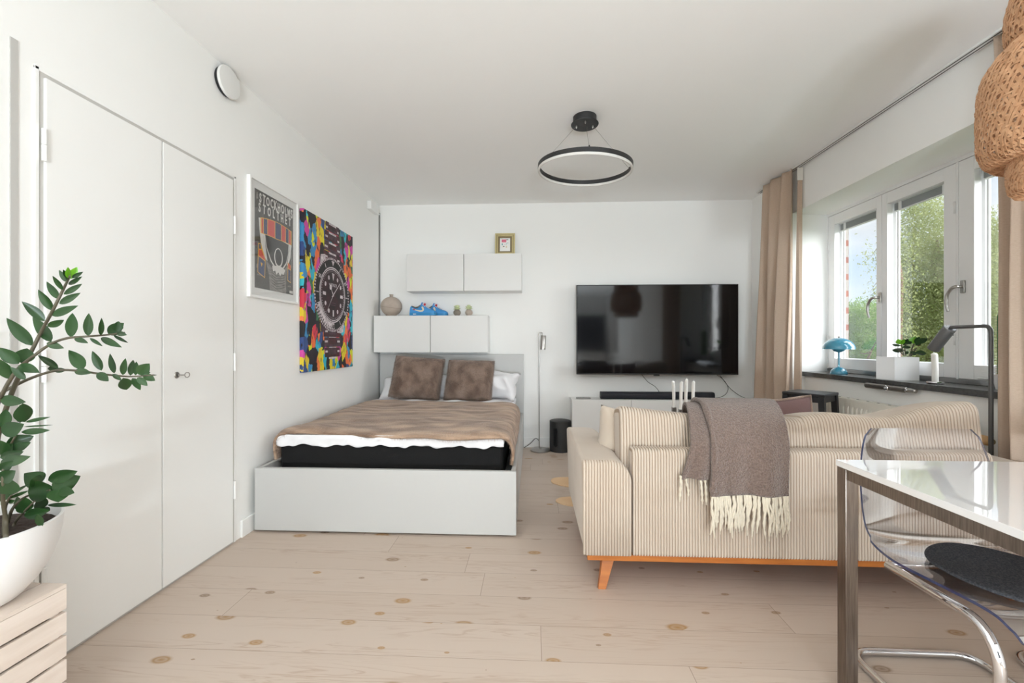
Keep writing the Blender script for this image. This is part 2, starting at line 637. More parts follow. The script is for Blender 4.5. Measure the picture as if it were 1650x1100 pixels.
def copy_tree(o, parent=None):
    c = o.copy()
    COL.objects.link(c)
    if parent is not None:
        c.parent = parent
    WL[c] = WL[o].copy()
    for ch in list(o.children):
        copy_tree(ch, c)
    return c


def relabel(o, label, loc=None, rz=None):
    o['label'] = label
    if loc is not None:
        o.location = loc
    if rz is not None:
        o.rotation_euler.z = rz
    return o


def text_mesh(body, size, mtx, m, name, parent, depth=0.0005, bold=0.0):
    cu = bpy.data.curves.new(name, 'FONT')
    cu.body = body
    cu.size = size
    cu.extrude = depth
    cu.offset = bold
    cu.resolution_u = 3
    ob = bpy.data.objects.new(name + '_tmp', cu)
    COL.objects.link(ob)
    dg = bpy.context.evaluated_depsgraph_get()
    me = bpy.data.meshes.new_from_object(ob.evaluated_get(dg))
    bpy.data.objects.remove(ob)
    me.transform(mtx)
    if parent is not None:
        me.transform(Matrix.Translation(-WL[parent]))
    me.materials.clear()
    me.materials.append(m)
    o = bpy.data.objects.new(name, me)
    COL.objects.link(o)
    o.parent = parent
    WL[o] = WL[parent].copy()
    return o


def smoothpath(pts, k=6):
    """Catmull-Rom through the points"""
    P = [Vector(p) for p in pts]
    out = []
    for i in range(len(P) - 1):
        p0 = P[i - 1] if i > 0 else P[i] * 2 - P[i + 1]
        p1, p2 = P[i], P[i + 1]
        p3 = P[i + 2] if i + 2 < len(P) else P[i + 1] * 2 - P[i]
        for j in range(k):
            t = j / k
            out.append(0.5 * ((2 * p1) + (p2 - p0) * t + (2 * p0 - 5 * p1 + 4 * p2 - p3) * t * t + (3 * p1 - p0 - 3 * p2 + p3) * t ** 3))
    out.append(P[-1])
    return out


def fillet(pts, rad, seg=6):
    """polyline with rounded corners"""
    P = [Vector(p) for p in pts]
    out = [P[0]]
    for i in range(1, len(P) - 1):
        a, b, c = P[i - 1], P[i], P[i + 1]
        u, w = (a - b).normalized(), (c - b).normalized()
        r = min(rad, (a - b).length * 0.49, (c - b).length * 0.49)
        p, q = b + u * r, b + w * r
        for j in range(seg + 1):
            t = j / seg
            out.append((1 - t) ** 2 * p + 2 * t * (1 - t) * b + t * t * q)
    out.append(P[-1])
    return out


def roundpoly(pts, rads, seg=6):
    """closed 2D polygon with rounded corners -> list of 2D Vectors"""
    P = [Vector(p) for p in pts]
    n = len(P)
    out = []
    for i in range(n):
        a, b, c = P[i - 1], P[i], P[(i + 1) % n]
        r = rads[i] if isinstance(rads, (list, tuple)) else rads
        if r <= 0:
            out.append(b)
            continue
        u, w = (a - b).normalized(), (c - b).normalized()
        ang = math.acos(max(-1, min(1, u.dot(w))))
        d = min(r / math.tan(ang / 2), (a - b).length * 0.49, (c - b).length * 0.49)
        p, q = b + u * d, b + w * d
        for j in range(seg + 1):
            t = j / seg
            out.append((1 - t) ** 2 * p + 2 * t * (1 - t) * b + t * t * q)
    return out


def resample(loop, step):
    out = []
    n = len(loop)
    for i in range(n):
        a, b = loop[i], loop[(i + 1) % n]
        k = max(1, int((b - a).length / step))
        for j in range(k):
            out.append(a.lerp(b, j / k))
    return out


def loop_normals(loop):
    n = len(loop)
    area = sum(loop[i].x * loop[(i + 1) % n].y - loop[(i + 1) % n].x * loop[i].y for i in range(n))
    sg = 1 if area > 0 else -1
    res = []
    for i in range(n):
        t = loop[(i + 1) % n] - loop[i - 1]
        res.append(Vector((t.y, -t.x)).normalized() * sg)
    return res


def loft(mb, loop, s0, s1, frame, ridge=0.0, pitch=0.0125, endr=0.02, sub=6, plain=24, mi=0, warp=None):
    """sweep a closed 2D loop along s with rounded ends and optional corduroy ridges round it; frame(a, b, s) -> world"""
    nr = loop_normals(loop)
    L = s1 - s0
    if ridge:
        k = max(1, round(L / pitch))
        ss = [s0 + L * i / (k * sub) for i in range(k * sub + 1)]
        rd = [ridge * abs(sin(PI * i / sub)) ** 0.5 - ridge for i in range(k * sub + 1)]
    else:
        ss = [s0 + L * i / plain for i in range(plain + 1)]
        ee = [s0 + endr * (1 - cos(PI / 2 * j / 6)) for j in range(6)] + [s1 - endr * (1 - cos(PI / 2 * j / 6)) for j in range(6)]
        ss = sorted(set(round(x, 5) for x in ss + ee))
        rd = [0] * len(ss)
    vs = []
    n = len(loop)
    for s, d in zip(ss, rd):
        e = min(s - s0, s1 - s)
        off = d
        if e < endr:
            off -= endr - math.sqrt(max(0, endr ** 2 - (endr - e) ** 2))
        for p, q in zip(loop, nr):
            a = p + q * off
            w = Vector(frame(a.x, a.y, s))
            vs.append(warp(w) if warp else w)
    fs = []
    for i in range(len(ss) - 1):
        for j in range(n):
            j2 = (j + 1) % n
            fs.append((i * n + j, i * n + j2, (i + 1) * n + j2, (i + 1) * n + j))
    k0 = len(mb.f)
    mb.flat |= {len(mb.f) + len(fs), len(mb.f) + len(fs) + 1}
    fs.append(tuple(range(n))[::-1])
    fs.append(tuple(range((len(ss) - 1) * n, len(ss) * n)))
    mb.add(vs, fs, mi)
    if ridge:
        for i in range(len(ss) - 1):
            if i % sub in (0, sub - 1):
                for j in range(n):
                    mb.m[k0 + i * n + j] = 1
    return mb


def pillow(mb, c, ax, ay, an, w, h, t, n=26, puff=0.55, lump=0.0, seed=0, pinch=0.06):
    """soft cushion: c centre, ax/ay in-plane axes, an normal"""
    c, ax, ay, an = Vector(c), Vector(ax).normalized(), Vector(ay).normalized(), Vector(an).normalized()

    def pt(i, j, sgn):
        a, b = -1 + 2 * i, -1 + 2 * j
        prof = (max(0, 1 - a ** 4) * max(0, 1 - b ** 4)) ** puff
        sa = a * (1 - pinch * (1 - b * b))
        sb = b * (1 - pinch * (1 - a * a))
        p = c + ax * (sa * w / 2) + ay * (sb * h / 2) + an * (sgn * t / 2 * prof)
        if lump:
            p += an * sgn * lump * prof * noise.noise(p * 9 + Vector((seed, 0, 0)))
            p += (ax + ay) * lump * 0.5 * noise.noise(p * 6 + Vector((0, seed, 0)))
        return p
    mb.grid(lambda i, j: pt(i, j, 1), n, n)
    mb.grid(lambda i, j: pt(i, j, -1), n, n)
    return mb


def weld(o, d=0.0005):
    bm = bmesh.new()
    bm.from_mesh(o.data)
    bmesh.ops.remove_doubles(bm, verts=bm.verts, dist=d)
    bmesh.ops.recalc_face_normals(bm, faces=bm.faces)
    bm.to_mesh(o.data)
    bm.free()
    return o


def fur(o, count, length, m, rough=0.02, radius=0.0006, seed=1, comb=(0, 0, 0)):
    o.data.materials.append(m)
    mod = o.modifiers.new('pile', 'PARTICLE_SYSTEM')
    ps = mod.particle_system
    st = ps.settings
    st.type = 'HAIR'
    st.count = count
    st.hair_step = 3
    st.render_step = 2
    st.display_step = 2
    st.emit_from = 'FACE'
    st.use_even_distribution = True
    st.normal_factor = length * 0.17
    st.object_align_factor = tuple(k / 4 for k in comb)
    st.factor_random = length * 0.10
    st.length_random = 0.5 if hasattr(st, 'length_random') else 0
    st.root_radius = 1.0
    st.tip_radius = 0.3
    st.radius_scale = radius
    st.material = len(o.data.materials)
    ps.seed = seed
    return o


X_, Y_, Z_ = Vector((1, 0, 0)), Vector((0, 1, 0)), Vector((0, 0, 1))

# ================================================================= SETTING
mb = MB().box((XL - 0.2, YF - 0.2, -0.12), (XR + 0.5, YB + 0.2, 0))
struct('floor', mb, M['floor'])
mb = MB().box((XL - 0.2, YF - 0.2, ZC), (XR + 0.6, YB + 0.2, ZC + 0.15))
struct('ceiling', mb, M['ceil'])
mb = MB().box((XL - 0.2, YF - 0.2, 0), (XL, YB + 0.2, ZC))
struct('wall_left', mb, M['wall'])
mb = MB().box((XL, YB, 0), (XR + 0.5, YB + 0.2, ZC))
struct('wall_back', mb, M['wall'])
mb = MB().box((XL, YF - 0.2, 0), (XR + 0.5, YF, ZC))
struct('wall_front', mb, M['wall'])

# window wall with a full-height niche, splayed reveals and a lintel
NY0, NY1 = 2.06, 3.94        # niche ends at the room face
NZ = 2.283                   # underside of the lintel
XW = 2.66                    # inner face of the window frames
XO = 2.80                    # outer face of the wall
W0, W1 = 2.10, 4.00          # window frame ends
WZ0, WZ1 = 0.90, 2.262
K0, K1 = -4.0, -2.7          # added window behind the camera
mb = MB()


def vprism(poly, z0, z1):
    mb.prism([(p[0], p[1]) for p in poly], z0, z1, lambda p, q, t: Vector((p, q, t)))


vprism([(XR, NY1), (XW + 0.0, W1), (XO, W1 + 0.08), (XO, YB), (XR, YB)], 0, ZC)          # pier by the far corner
vprism([(XR, NY0), (XR, K1), (XO, K1), (XO, W0 - 0.05), (XW, W0)], 0, ZC)                   # pier between the windows
vprism([(XR, K0), (XR, YF), (XO, YF), (XO, K0)], 0, ZC)
vprism([(XR, NY0), (XW, W0), (XO, W0), (XO, W1 + 0.08), (XW, W1), (XR, NY1)], NZ, ZC)      # lintel
vprism([(2.44, NY0 + 0.013), (XW, W0), (XO, W0), (XO, W1 + 0.08), (XW, W1), (2.44, NY1 + 0.02)], 0, 0.835)   # wall under the sill
vprism([(XR, K0), (XR, K1), (XO, K1), (XO, K0)], 2.28, ZC)
vprism([(XR, K0), (XR, K1), (XO, K1), (XO, K0)], 0, 0.85)
struct('wall_right', mb, M['wall'])

# outside brick skin beyond the reveal
mb = MB().box((XO + 0.005, W1 + 0.058, -3), (XO + 0.088, W1 + 2.5, 5)).box((XO + 0.005, -4, -3), (XO + 0.088, W0 - 0.12, 5)).box((XO + 0.005, W0 - 0.12, 2.36), (XO + 0.088, W1 + 0.058, 5)).box((XO + 0.005, W0 - 0.12, -3), (XO + 0.088, W1 + 0.058, 0.8))
struct('wall_outside', mb, M['brick'])

# window sill
mb = MB().prism([(2.41, NY0 + 0.012), (2.41, NY1 + 0.012), (XW + 0.04, W1), (XW + 0.04, W0)], 0.836, 0.873, lambda p, q, t: Vector((p, q, t)))
struct('trim_1', mb, M['stone'], 'dark polished stone window sill')
mb = MB().box((XW + 0.0, W0, 0.874), (XW + 0.05, W1, 0.905), 0.002)
struct('trim_2', mb, M['nickel'], 'thin grey metal rail under the window frames')


def sash(n, y0, y1, hinge_side, label, sl, sr, handle_y=None, clasp=False):
    """one casement: y0 far end, y1 near end (y0 > y1)"""
    root = thing('window_%d' % n, label, None, (XW, (y0 + y1) / 2, WZ0))
    root['kind'] = 'structure'
    z0, z1 = WZ0 + 0.006, WZ1 - 0.004
    bb, tt = 0.088, 0.085
    f = MB()
    xa, xb = XW, XW + 0.045
    f.box((xa, y0 - sl, z0), (xb, y0, z1), 0.004)
    f.box((xa, y1, z0), (xb, y1 + sr, z1), 0.004)
    f.box((xa + 0.0005, y1 + sr - 0.001, z0), (xb, y0 - sl + 0.001, z0 + bb), 0.003)
    f.box((xa + 0.0005, y1 + sr - 0.001, z1 - tt), (xb, y0 - sl + 0.001, z1), 0.003)
    f.build('sash_frame', M['winwhite'], root)
    g = MB().box((xa + 0.025, y1 + sr - 0.005, z0 + bb - 0.005), (xa + 0.029, y0 - sl + 0.005, z1 - tt + 0.005))
    g.build('glass', M['glass'], root)
    # outer casement a hand's breadth further out, stepped
    f = MB()
    for (x0, x1, e) in ((XW + 0.070, XW + 0.082, 0.006), (XW + 0.084, XW + 0.097, 0.014)):
        a0, a1 = y0 - sl + 0.012 - e, y1 + sr - 0.012 + e
        f.box((x0, a0, z0), (x1, y0 - 0.002, z1), 0.003)
        f.box((x0, y1 + 0.002, z0), (x1, a1, z1), 0.003)
        f.box((x0 + 0.0005, a1, z0), (x1, a0, z0 + bb - 0.012 + e), 0.003)
        f.box((x0 + 0.0005, a1, z1 - tt + 0.012 - e), (x1, a0, z1), 0.003)
    f.build('outer_frame', M['winwhite'], root)
    g = MB().box((XW + 0.088, y1 + sr - 0.01, z0 + bb - 0.01), (XW + 0.092, y0 - sl + 0.01, z1 - tt + 0.01))
    g.build('glass', M['glass'], root)
    # raised slatted blind between the panes
    b = MB()
    ya, yb = y1 + sr + 0.004, y0 - sl - 0.004
    for i in range(9):
        zz = z1 - tt - 0.004 - i * 0.0058
        b.box((XW + 0.050, ya, zz - 0.0042), (XW + 0.066, yb, zz))
    bo = b.build('raised_blind', M['blind'], root)
    MB().box((XW + 0.048, ya, z1 - tt - 0.064), (XW + 0.067, yb, z1 - tt - 0.057), 0.001).build('bottom_rail', M['winwhite'], bo)
    for yy in (ya + 0.1 * (yb - ya), yb - 0.12 * (yb - ya)):
        MB().box((XW + 0.0455, yy - 0.012, z1 - tt - 0.06), (XW + 0.0495, yy + 0.012, z1 - tt + 0.0), 0.001).build('blind_clip', M['winwhite'], bo)
    if handle_y is not None:
        hz = 1.475
        p = MB().box((XW - 0.012, handle_y - 0.015, hz - 0.04), (XW, handle_y + 0.015, hz + 0.04), 0.006, seg=3)
        h = p.build('handle', M['steel'], root)
        path = [(XW - 0.01, handle_y, hz), (XW - 0.045, handle_y, hz), (XW - 0.055, handle_y + 0.02, hz - 0.01), (XW - 0.058, handle_y + 0.045, hz - 0.05), (XW - 0.056, handle_y + 0.05, hz - 0.11), (XW - 0.052, handle_y + 0.042, hz - 0.15)]
        MB().tube(smoothpath(path, 5), [0.009] * 5 + [0.010] * 15 + [0.008] * 6, 10).build('lever', M['steel'], h)
    for zz in (1.15, 1.98):
        MB().tube([(XW - 0.004, y1 + 0.006 if hinge_side < 0 else y0 - 0.006, zz - 0.035), (XW - 0.004, y1 + 0.006 if hinge_side < 0 else y0 - 0.006, zz + 0.035)], 0.006, 8).build('hinge', M['winwhite'], root)
    if clasp:
        c = MB().box((XW - 0.008, y0 - 0.24, z0 + 0.02), (XW, y0 - 0.14, z0 + 0.055), 0.003)
        c.tube([(XW - 0.012, y0 - 0.13, z0 + 0.012), (XW - 0.02, y0 - 0.2, z0 + 0.014), (XW - 0.012, y0 - 0.27, z0 + 0.018)], 0.005, 8)
        c.build('restrictor', M['winwhite'], root)
    return root


sash(1, 3.985, 3.40, 1, 'narrow white casement at the far end of the window, open sky behind it', 0.075, 0.048, 3.408)
sash(2, 3.396, 2.823, -1, 'middle white casement of the window, tall tree behind it', 0.048, 0.082)
sash(3, 2.808, 2.115, -1, 'white casement half covered by the near curtain', 0.095, 0.08, 2.775, clasp=True)
mb = MB().box((XW - 0.004, W0, WZ1 - 0.002), (XW + 0.115, W1, NZ + 0.01)).box((XW, 2.8085, WZ0), (XW + 0.115, 2.822, WZ1))
mb.box((XW - 0.002, W1 - 0.013, WZ0), (XW + 0.115, W1 + 0.01, WZ1), 0.003)
struct('trim_3', mb, M['winwhite'], 'fixed outer frame of the window')
# window behind the camera, added to let in more daylight
w4 = thing('window_4', 'added window behind the camera', None, (XW, (K0 + K1) / 2, 0.86))
w4['kind'] = 'structure'
mb = MB()
for a, b in ((K0, K0 + 0.07), ((K0 + K1) / 2 - 0.04, (K0 + K1) / 2 + 0.04), (K1 - 0.07, K1)):
    mb.box((XW, a, 0.86), (XW + 0.06, b, 2.28), 0.004)
mb.box((XW, K0, 0.86), (XW + 0.06, K1, 0.94)).box((XW, K0, 2.2), (XW + 0.06, K1, 2.28))
mb.build('sash_frame', M['winwhite'], w4)
MB().box((XW + 0.03, K0 + 0.05, 0.92), (XW + 0.034, K1 - 0.05, 2.22)).build('glass', M['glass'], w4)

# skirting boards
mb = MB().box((XL + 0.0, YB - 0.016, 0), (XR, YB, 0.105), 0.003)
struct('baseboard_back', mb, M['door'])
mb = MB().box((XL, 2.40, 0), (XL + 0.014, YB - 0.016, 0.10), 0.003)
struct('baseboard_left', mb, M['door'])

# closet doors set almost flush in the left wall: two leaves with thin gaps
mb = MB().box((XL, 1.385, 0.0), (XL + 0.003, 2.345, 2.058))
struct('trim_4', mb, M['groove'], 'narrow grey gap around the closet doors')
T = 0.012
d1 = thing('door_1', 'wide white flush closet door leaf behind the potted plant', None, (XL, 1.63, 0))
d1['kind'] = 'structure'
MB().box((XL + 0.0005, 1.4005, 0.012), (XL + T, 1.8635, 2.042), 0.002).build('door_leaf', M['door'], d1)
for z in (1.806, 1.046, 0.3):
    h = MB().tube([(XL + T + 0.004, 1.392, z - 0.055), (XL + T + 0.004, 1.392, z - 0.0015)], 0.0075, 10)
    h.tube([(XL + T + 0.004, 1.392, z + 0.0015), (XL + T + 0.004, 1.392, z + 0.055)], 0.0075, 10)
    h.build('hinge', M['door'], d1)
d2 = thing('door_2', 'white flush closet door leaf with a small round keyhole', None, (XL, 2.1, 0))
d2['kind'] = 'structure'
MB().box((XL + 0.0005, 1.8705, 0.012), (XL + T, 2.3275, 2.042), 0.002).build('door_leaf', M['door'], d2)
for z in (1.79, 1.02, 0.3):
    MB().tube([(XL + T + 0.003, 2.335, z - 0.05), (XL + T + 0.003, 2.335, z + 0.05)], 0.006, 10).build('hinge', M['door'], d2)
MXR = Matrix.Rotation(PI / 2, 4, 'Y')
k = MB().lathe([(0, 0.004), (0.013, 0.003), (0.016, 0)], n=24, mtx=Matrix.Translation((XL + T, 1.945, 0.975)) @ MXR).build('keyhole_plate', M['steel'], d2)
MB().box((XL + T + 0.003, 1.9435, 0.968), (XL + T + 0.0048, 1.9465, 0.98)).build('keyhole', M['black'], k)
ky = MB().tube([(XL + T + 0.004, 1.947, 0.975), (XL + T + 0.03, 1.955, 0.975)], 0.003, 8)
ky.tube([(XL + T + 0.034 + 0.001 * cos(a), 1.965 + 0.013 * cos(a), 0.975 + 0.012 * sin(a)) for a in [2 * PI * i / 20 for i in range(20)]], 0.0022, 6, closed=True)
ky.build('key', M['steel'], k)
# raised closet casing; flat strip nearer the camera has groove shade in its colour
mb = MB().box((XL, 1.372, 0), (XL + 0.006, 1.3855, 2.072), 0.002).box((XL, 1.372, 2.058), (XL + 0.006, 2.36, 2.070), 0.002).box((XL, 2.345, 0), (XL + 0.006, 2.358, 2.07), 0.002)
struct('trim_5', mb, M['door'], 'slim white casing around the closet doors')
mb = MB().box((XL, 1.305, 0), (XL + 0.004, 1.327, 2.118), 0.001)
struct('trim_6', mb, M['groove'], 'thin vertical grey strip in the wall near the plant')
# cable strip in the far left corner
mb = MB().box((XL + 0.0, YB - 0.013, 0.1), (XL + 0.012, YB, 2.56), 0.002)
struct('trim_7', mb, M['nickel'], 'thin grey cable strip in the far corner')

# ================================================================= CEILING AND WALL FIXTURES
# junction box high in the far corner
t = thing('junction_box', 'small white box high on the left wall near the far corner', 'box', (XL, 4.38, 2.54))
MB().box((XL + 0.0005, 4.30, 2.50), (XL + 0.045, 4.52, 2.585), 0.006).build('body', M['door'], t)
MB().box((XL + 0.001, 4.52, 2.535), (XL + 0.012, YB - 0.001, 2.55), 0.002).build('conduit', M['door'], t)

# smoke alarm
t = thing('smoke_alarm', 'round white smoke alarm with a dark rim high on the left wall', 'smoke alarm', (XL, 2.271, 2.555))
mt = Matrix.Translation((XL, 2.271, 2.555)) @ MXR
MB().lathe([(0, 0.001), (0.074, 0.001), (0.077, 0.012), (0.077, 0.02), (0, 0.02)], n=48, mtx=mt).build('rim', M['black'], t)
MB().lathe([(0, 0.0205), (0.081, 0.0205), (0.084, 0.026), (0.081, 0.035), (0.06, 0.038), (0, 0.039)], n=48, mtx=mt).build('cover', M['white'], t)

# ring lamp
rc = Vector((0.351, 2.90, 0))
t = thing('ring_lamp', 'black ring pendant lamp hanging on thin wires from a round canopy', 'ceiling lamp', (rc.x, rc.y, ZC))
MB().lathe([(0, ZC), (0.078, ZC), (0.078, ZC - 0.045), (0, ZC - 0.045)], c=(rc.x, rc.y, 0), n=48).build('canopy', M['blackm'], t)
cb = MB().lathe([(0, ZC - 0.0455), (0.086, ZC - 0.0455), (0.092, ZC - 0.049), (0.09, ZC - 0.053), (0, ZC - 0.054)], c=(rc.x, rc.y, 0), n=48).build('canopy_plate', M['blackm'], t)
RZ, RR = 2.302, 0.315
TLT = R(2.2)


def ringpt(a, r, dz):
    p = Vector((r * cos(a), r * sin(a), dz))
    p = Matrix.Rotation(TLT, 3, 'Y') @ (Matrix.Rotation(R(3.0), 3, 'X') @ p)
    return p + Vector((rc.x, rc.y, RZ))


def ringprof(prof):
    n, k = 96, len(prof)
    m_ = MB()
    vs = [ringpt(2 * PI * i / n, r, z) for i in range(n) for r, z in prof]
    m_.add(vs, [(i * k + j, ((i + 1) % n) * k + j, ((i + 1) % n) * k + (j + 1) % k, i * k + (j + 1) % k) for i in range(n) for j in range(k)])
    return m_


ringprof([(RR - 0.014, 0.018), (RR, 0.018), (RR, -0.010), (RR - 0.014, -0.010)]).build('ring', M['blackm'], t)
ringprof([(RR - 0.013, -0.0105), (RR - 0.001, -0.0105), (RR - 0.001, -0.024), (RR - 0.004, -0.027), (RR - 0.010, -0.027), (RR - 0.013, -0.024)]).build('diffuser', M['diffuser'], t)
for a in (R(172), R(8), R(-92)):
    cp = Vector((rc.x + 0.055 * cos(a), rc.y + 0.055 * sin(a), ZC - 0.054))
    rp_ = ringpt(a, RR - 0.007, 0.018)
    w = MB().tube([cp, rp_], 0.0012, 6).build('wire', M['steel'], t)
    MB().lathe([(0, 0), (0.006, 0), (0.006, -0.012), (0.003, -0.018), (0, -0.018)], c=cp, n=12).build('wire_grip', M['steel'], w)
    MB().tube([rp_ - Z_ * 0.001, rp_ + Z_ * 0.01], 0.004, 8).build('wire_anchor', M['blackm'], w)

# curtain track
t = thing('curtain_track', 'white double curtain track along the ceiling above the window', 'curtain rail', (2.275, 2.6, ZC))
MB().box((2.250, 0.9, ZC - 0.012), (2.302, 4.42, ZC - 0.0005), 0.002).build('rail', M['white'], t)
for x in (2.264, 2.286):
    MB().box((x - 0.0035, 0.9, ZC - 0.0128), (x + 0.0035, 4.42, ZC - 0.0119)).build('slot', M['blackm'], t)


# ================================================================= POSTER AND CANVAS
def wallframe(x, y0, z0, w, h):
    """p along +Y (0..1), q up (0..1), t out from the wall (metres)"""
    return lambda p, q, t_: Vector((x + t_, y0 + p * w, z0 + q * h))


PY0, PZ0, PW, PH = 2.455, 1.402, 0.527, 0.725
t = thing('framed_poster', 'white framed charcoal poster of a raised football scarf on the left wall', 'framed poster', (XL, PY0 + PW / 2, PZ0))
mb = MB()
fw = 0.014
x0, x1 = XL + 0.0005, XL + 0.024
mb.box((x0, PY0, PZ0), (x1, PY0 + fw, PZ0 + PH), 0.002)
mb.box((x0, PY0 + PW - fw, PZ0), (x1, PY0 + PW, PZ0 + PH), 0.002)
mb.box((x0, PY0 + fw, PZ0), (x1 - 0.0003, PY0 + PW - fw, PZ0 + fw), 0.002)
mb.box((x0, PY0 + fw, PZ0 + PH - fw), (x1 - 0.0003, PY0 + PW - fw, PZ0 + PH), 0.002)
mb.build('frame', M['sign'], t)
MB().box((XL + 0.001, PY0 + fw, PZ0 + fw), (XL + 0.012, PY0 + PW - fw, PZ0 + PH - fw)).build('mat_board', M['sign'], t)
GY0, GZ0, GW, GH = PY0 + 0.057, PZ0 + 0.062, 0.415, 0.602
fr = wallframe(XL + 0.012, GY0, GZ0, GW, GH)
pr = MB()
PM = [M['ink'], M['inkgrey'], M['inkdark'], M['inkwhite'], M['inkred'], M['inkblue'], M['inkyellow']]
lay = [0]


def shp(poly, mi):
    lay[0] += 1
    pr.prism(poly, 0.00003 * lay[0], 0.0003 + 0.00003 * lay[0], fr, mi)


def ell(cx, cy, rx, ry, n=36, a0=0, a1=2 * PI):
    return [(cx + rx * cos(a0 + (a1 - a0) * i / n), cy + ry * sin(a0 + (a1 - a0) * i / n)) for i in range(n)]


def stroke(pts, w, mi, asp=GW / GH):
    """open thick line in the poster plane"""
    P = [Vector((p[0] * asp, p[1])) for p in pts]
    l, r_ = [], []
    for i, p in enumerate(P):
        d = (P[min(i + 1, len(P) - 1)] - P[max(i - 1, 0)]).normalized()
        nn = Vector((-d.y, d.x)) * w / 2
        l.append(p + nn)
        r_.append(p - nn)
    shp([(q.x / asp, q.y) for q in l + r_[::-1]], mi)


shp([(0, 0), (1, 0), (1, 1), (0, 1)], 0)
for (a, b, w, h) in ((0.03, 0.9, 0.05, 0.08), (0.9, 0.93, 0.07, 0.02), (0.55, 0.965, 0.16, 0.012), (0.05, 0.13, 0.2, 0.02), (0.84, 0.08, 0.1, 0.02), (0.93, 0.3, 0.03, 0.2), (0.03, 0.2, 0.04, 0.05)):
    shp([(a, b), (a + w, b + 0.006), (a + w * 0.9, b + h), (a + 0.01, b + h * 0.8)], 1)
for (a, y0_, y1_) in ((0.19, 0.72, 0.78), (0.38, 0.72, 0.78), (0.62, 0.7, 0.74)):
    shp([(a, y0_), (a + 0.008, y0_), (a + 0.008, y1_), (a, y1_)], 1)
# lower coat
shp([(0.30, 0.30), (0.22, 0.36), (0.34, 0.16), (0.36, 0.0), (0.80, 0.0), (0.79, 0.14), (0.86, 0.36), (0.80, 0.30), (0.62, 0.2), (0.46, 0.22)], 1)
for i in range(7):
    y_ = 0.03 + i * 0.028
    stroke([(0.40, y_ + 0.03), (0.52, y_), (0.64, y_ + 0.012), (0.76, y_ + 0.035)], 0.006, 2)
# arms
shp([(0.09, 0.72), (0.22, 0.735), (0.24, 0.60), (0.25, 0.45), (0.30, 0.30), (0.22, 0.34), (0.14, 0.48), (0.11, 0.60)], 3)
shp([(0.85, 0.72), (0.95, 0.70), (0.95, 0.56), (0.92, 0.42), (0.86, 0.33), (0.82, 0.32), (0.88, 0.48), (0.88, 0.6)], 3)
# dark head opening
shp([(0.23, 0.575), (0.4, 0.59), (0.6, 0.585), (0.87, 0.57), (0.86, 0.44), (0.80, 0.33), (0.68, 0.24), (0.52, 0.23), (0.38, 0.31), (0.27, 0.44)], 3)
shp([(0.24, 0.570), (0.4, 0.582), (0.6, 0.578), (0.86, 0.562), (0.845, 0.44), (0.79, 0.345), (0.67, 0.262), (0.53, 0.252), (0.395, 0.325), (0.285, 0.445)], 2)
# beard and oval face
shp([(0.42, 0.27), (0.44, 0.21), (0.5, 0.225), (0.53, 0.185), (0.58, 0.215), (0.63, 0.18), (0.67, 0.215), (0.72, 0.20), (0.77, 0.26), (0.66, 0.285), (0.52, 0.28)], 3)
shp(ell(0.585, 0.375, 0.115, 0.105), 3)
shp(ell(0.585, 0.38, 0.092, 0.09), 2)
# scarf overhead
NST = 7
edges = [0.15, 0.20, 0.30, 0.49, 0.66, 0.78, 0.87, 0.93]


def scarf(p, up):
    m_ = (p - 0.15) / 0.78
    return (0.725 + 0.028 * sin(PI * m_)) if up else (0.575 + 0.02 * sin(PI * m_) - 0.02 * (1 - abs(2 * m_ - 1)))


shp([(0.13 + 0.82 * i / 16, scarf(0.15 + 0.78 * i / 16, True) + 0.006) for i in range(17)] + [(0.13 + 0.82 * i / 16, scarf(0.15 + 0.78 * i / 16, False) - 0.006) for i in range(16, -1, -1)], 6)
for i in range(NST):
    a, b = edges[i] + 0.007, edges[i + 1] - 0.007
    ps = [a + (b - a) * j / 4 for j in range(5)]
    shp([(p, scarf(p, True)) for p in ps] + [(p, scarf(p, False)) for p in ps[::-1]], 4 if i in (0, 2, 4, 6) else 5)
# hanging scarf ends
shp([(0.08, 0.46), (0.14, 0.46), (0.25, 0.32), (0.235, 0.115), (0.06, 0.16)], 6)
shp([(0.09, 0.45), (0.13, 0.455), (0.15, 0.41), (0.09, 0.40)], 5)
shp([(0.09, 0.395), (0.155, 0.40), (0.235, 0.32), (0.235, 0.30), (0.085, 0.335)], 4)
shp([(0.085, 0.325), (0.235, 0.29), (0.225, 0.125), (0.07, 0.165)], 5)
shp([(0.13, 0.27), (0.18, 0.262), (0.155, 0.225)], 6)
shp([(0.84, 0.36), (0.93, 0.33), (0.93, 0.13), (0.835, 0.15)], 6)
shp([(0.85, 0.35), (0.92, 0.33), (0.92, 0.285), (0.85, 0.30)], 4)
shp([(0.85, 0.29), (0.925, 0.275), (0.92, 0.14), (0.845, 0.157)], 5)
shp([(0.89, 0.012), (0.985, 0.012), (0.985, 0.042), (0.89, 0.042)], 3)
print_ob = pr.build('print', PM, t, fixn=True)
TX = Matrix(((0, 0, 1, 0), (1, 0, 0, 0), (0, 1, 0, 0), (0, 0, 0, 1)))     # text x -> +Y, text y -> +Z, faces +X


def wall_text(body, size, x, y, z, m, name, parent, rot=0.0, sx=1.0, bold=0.0):
    mt_ = Matrix.Translation((x, y, z)) @ TX @ Matrix.Rotation(rot, 4, 'Z') @ Matrix.Diagonal((sx, 1, 1, 1))
    return text_mesh(body, size, mt_, m, name, parent, 0.0004, bold)


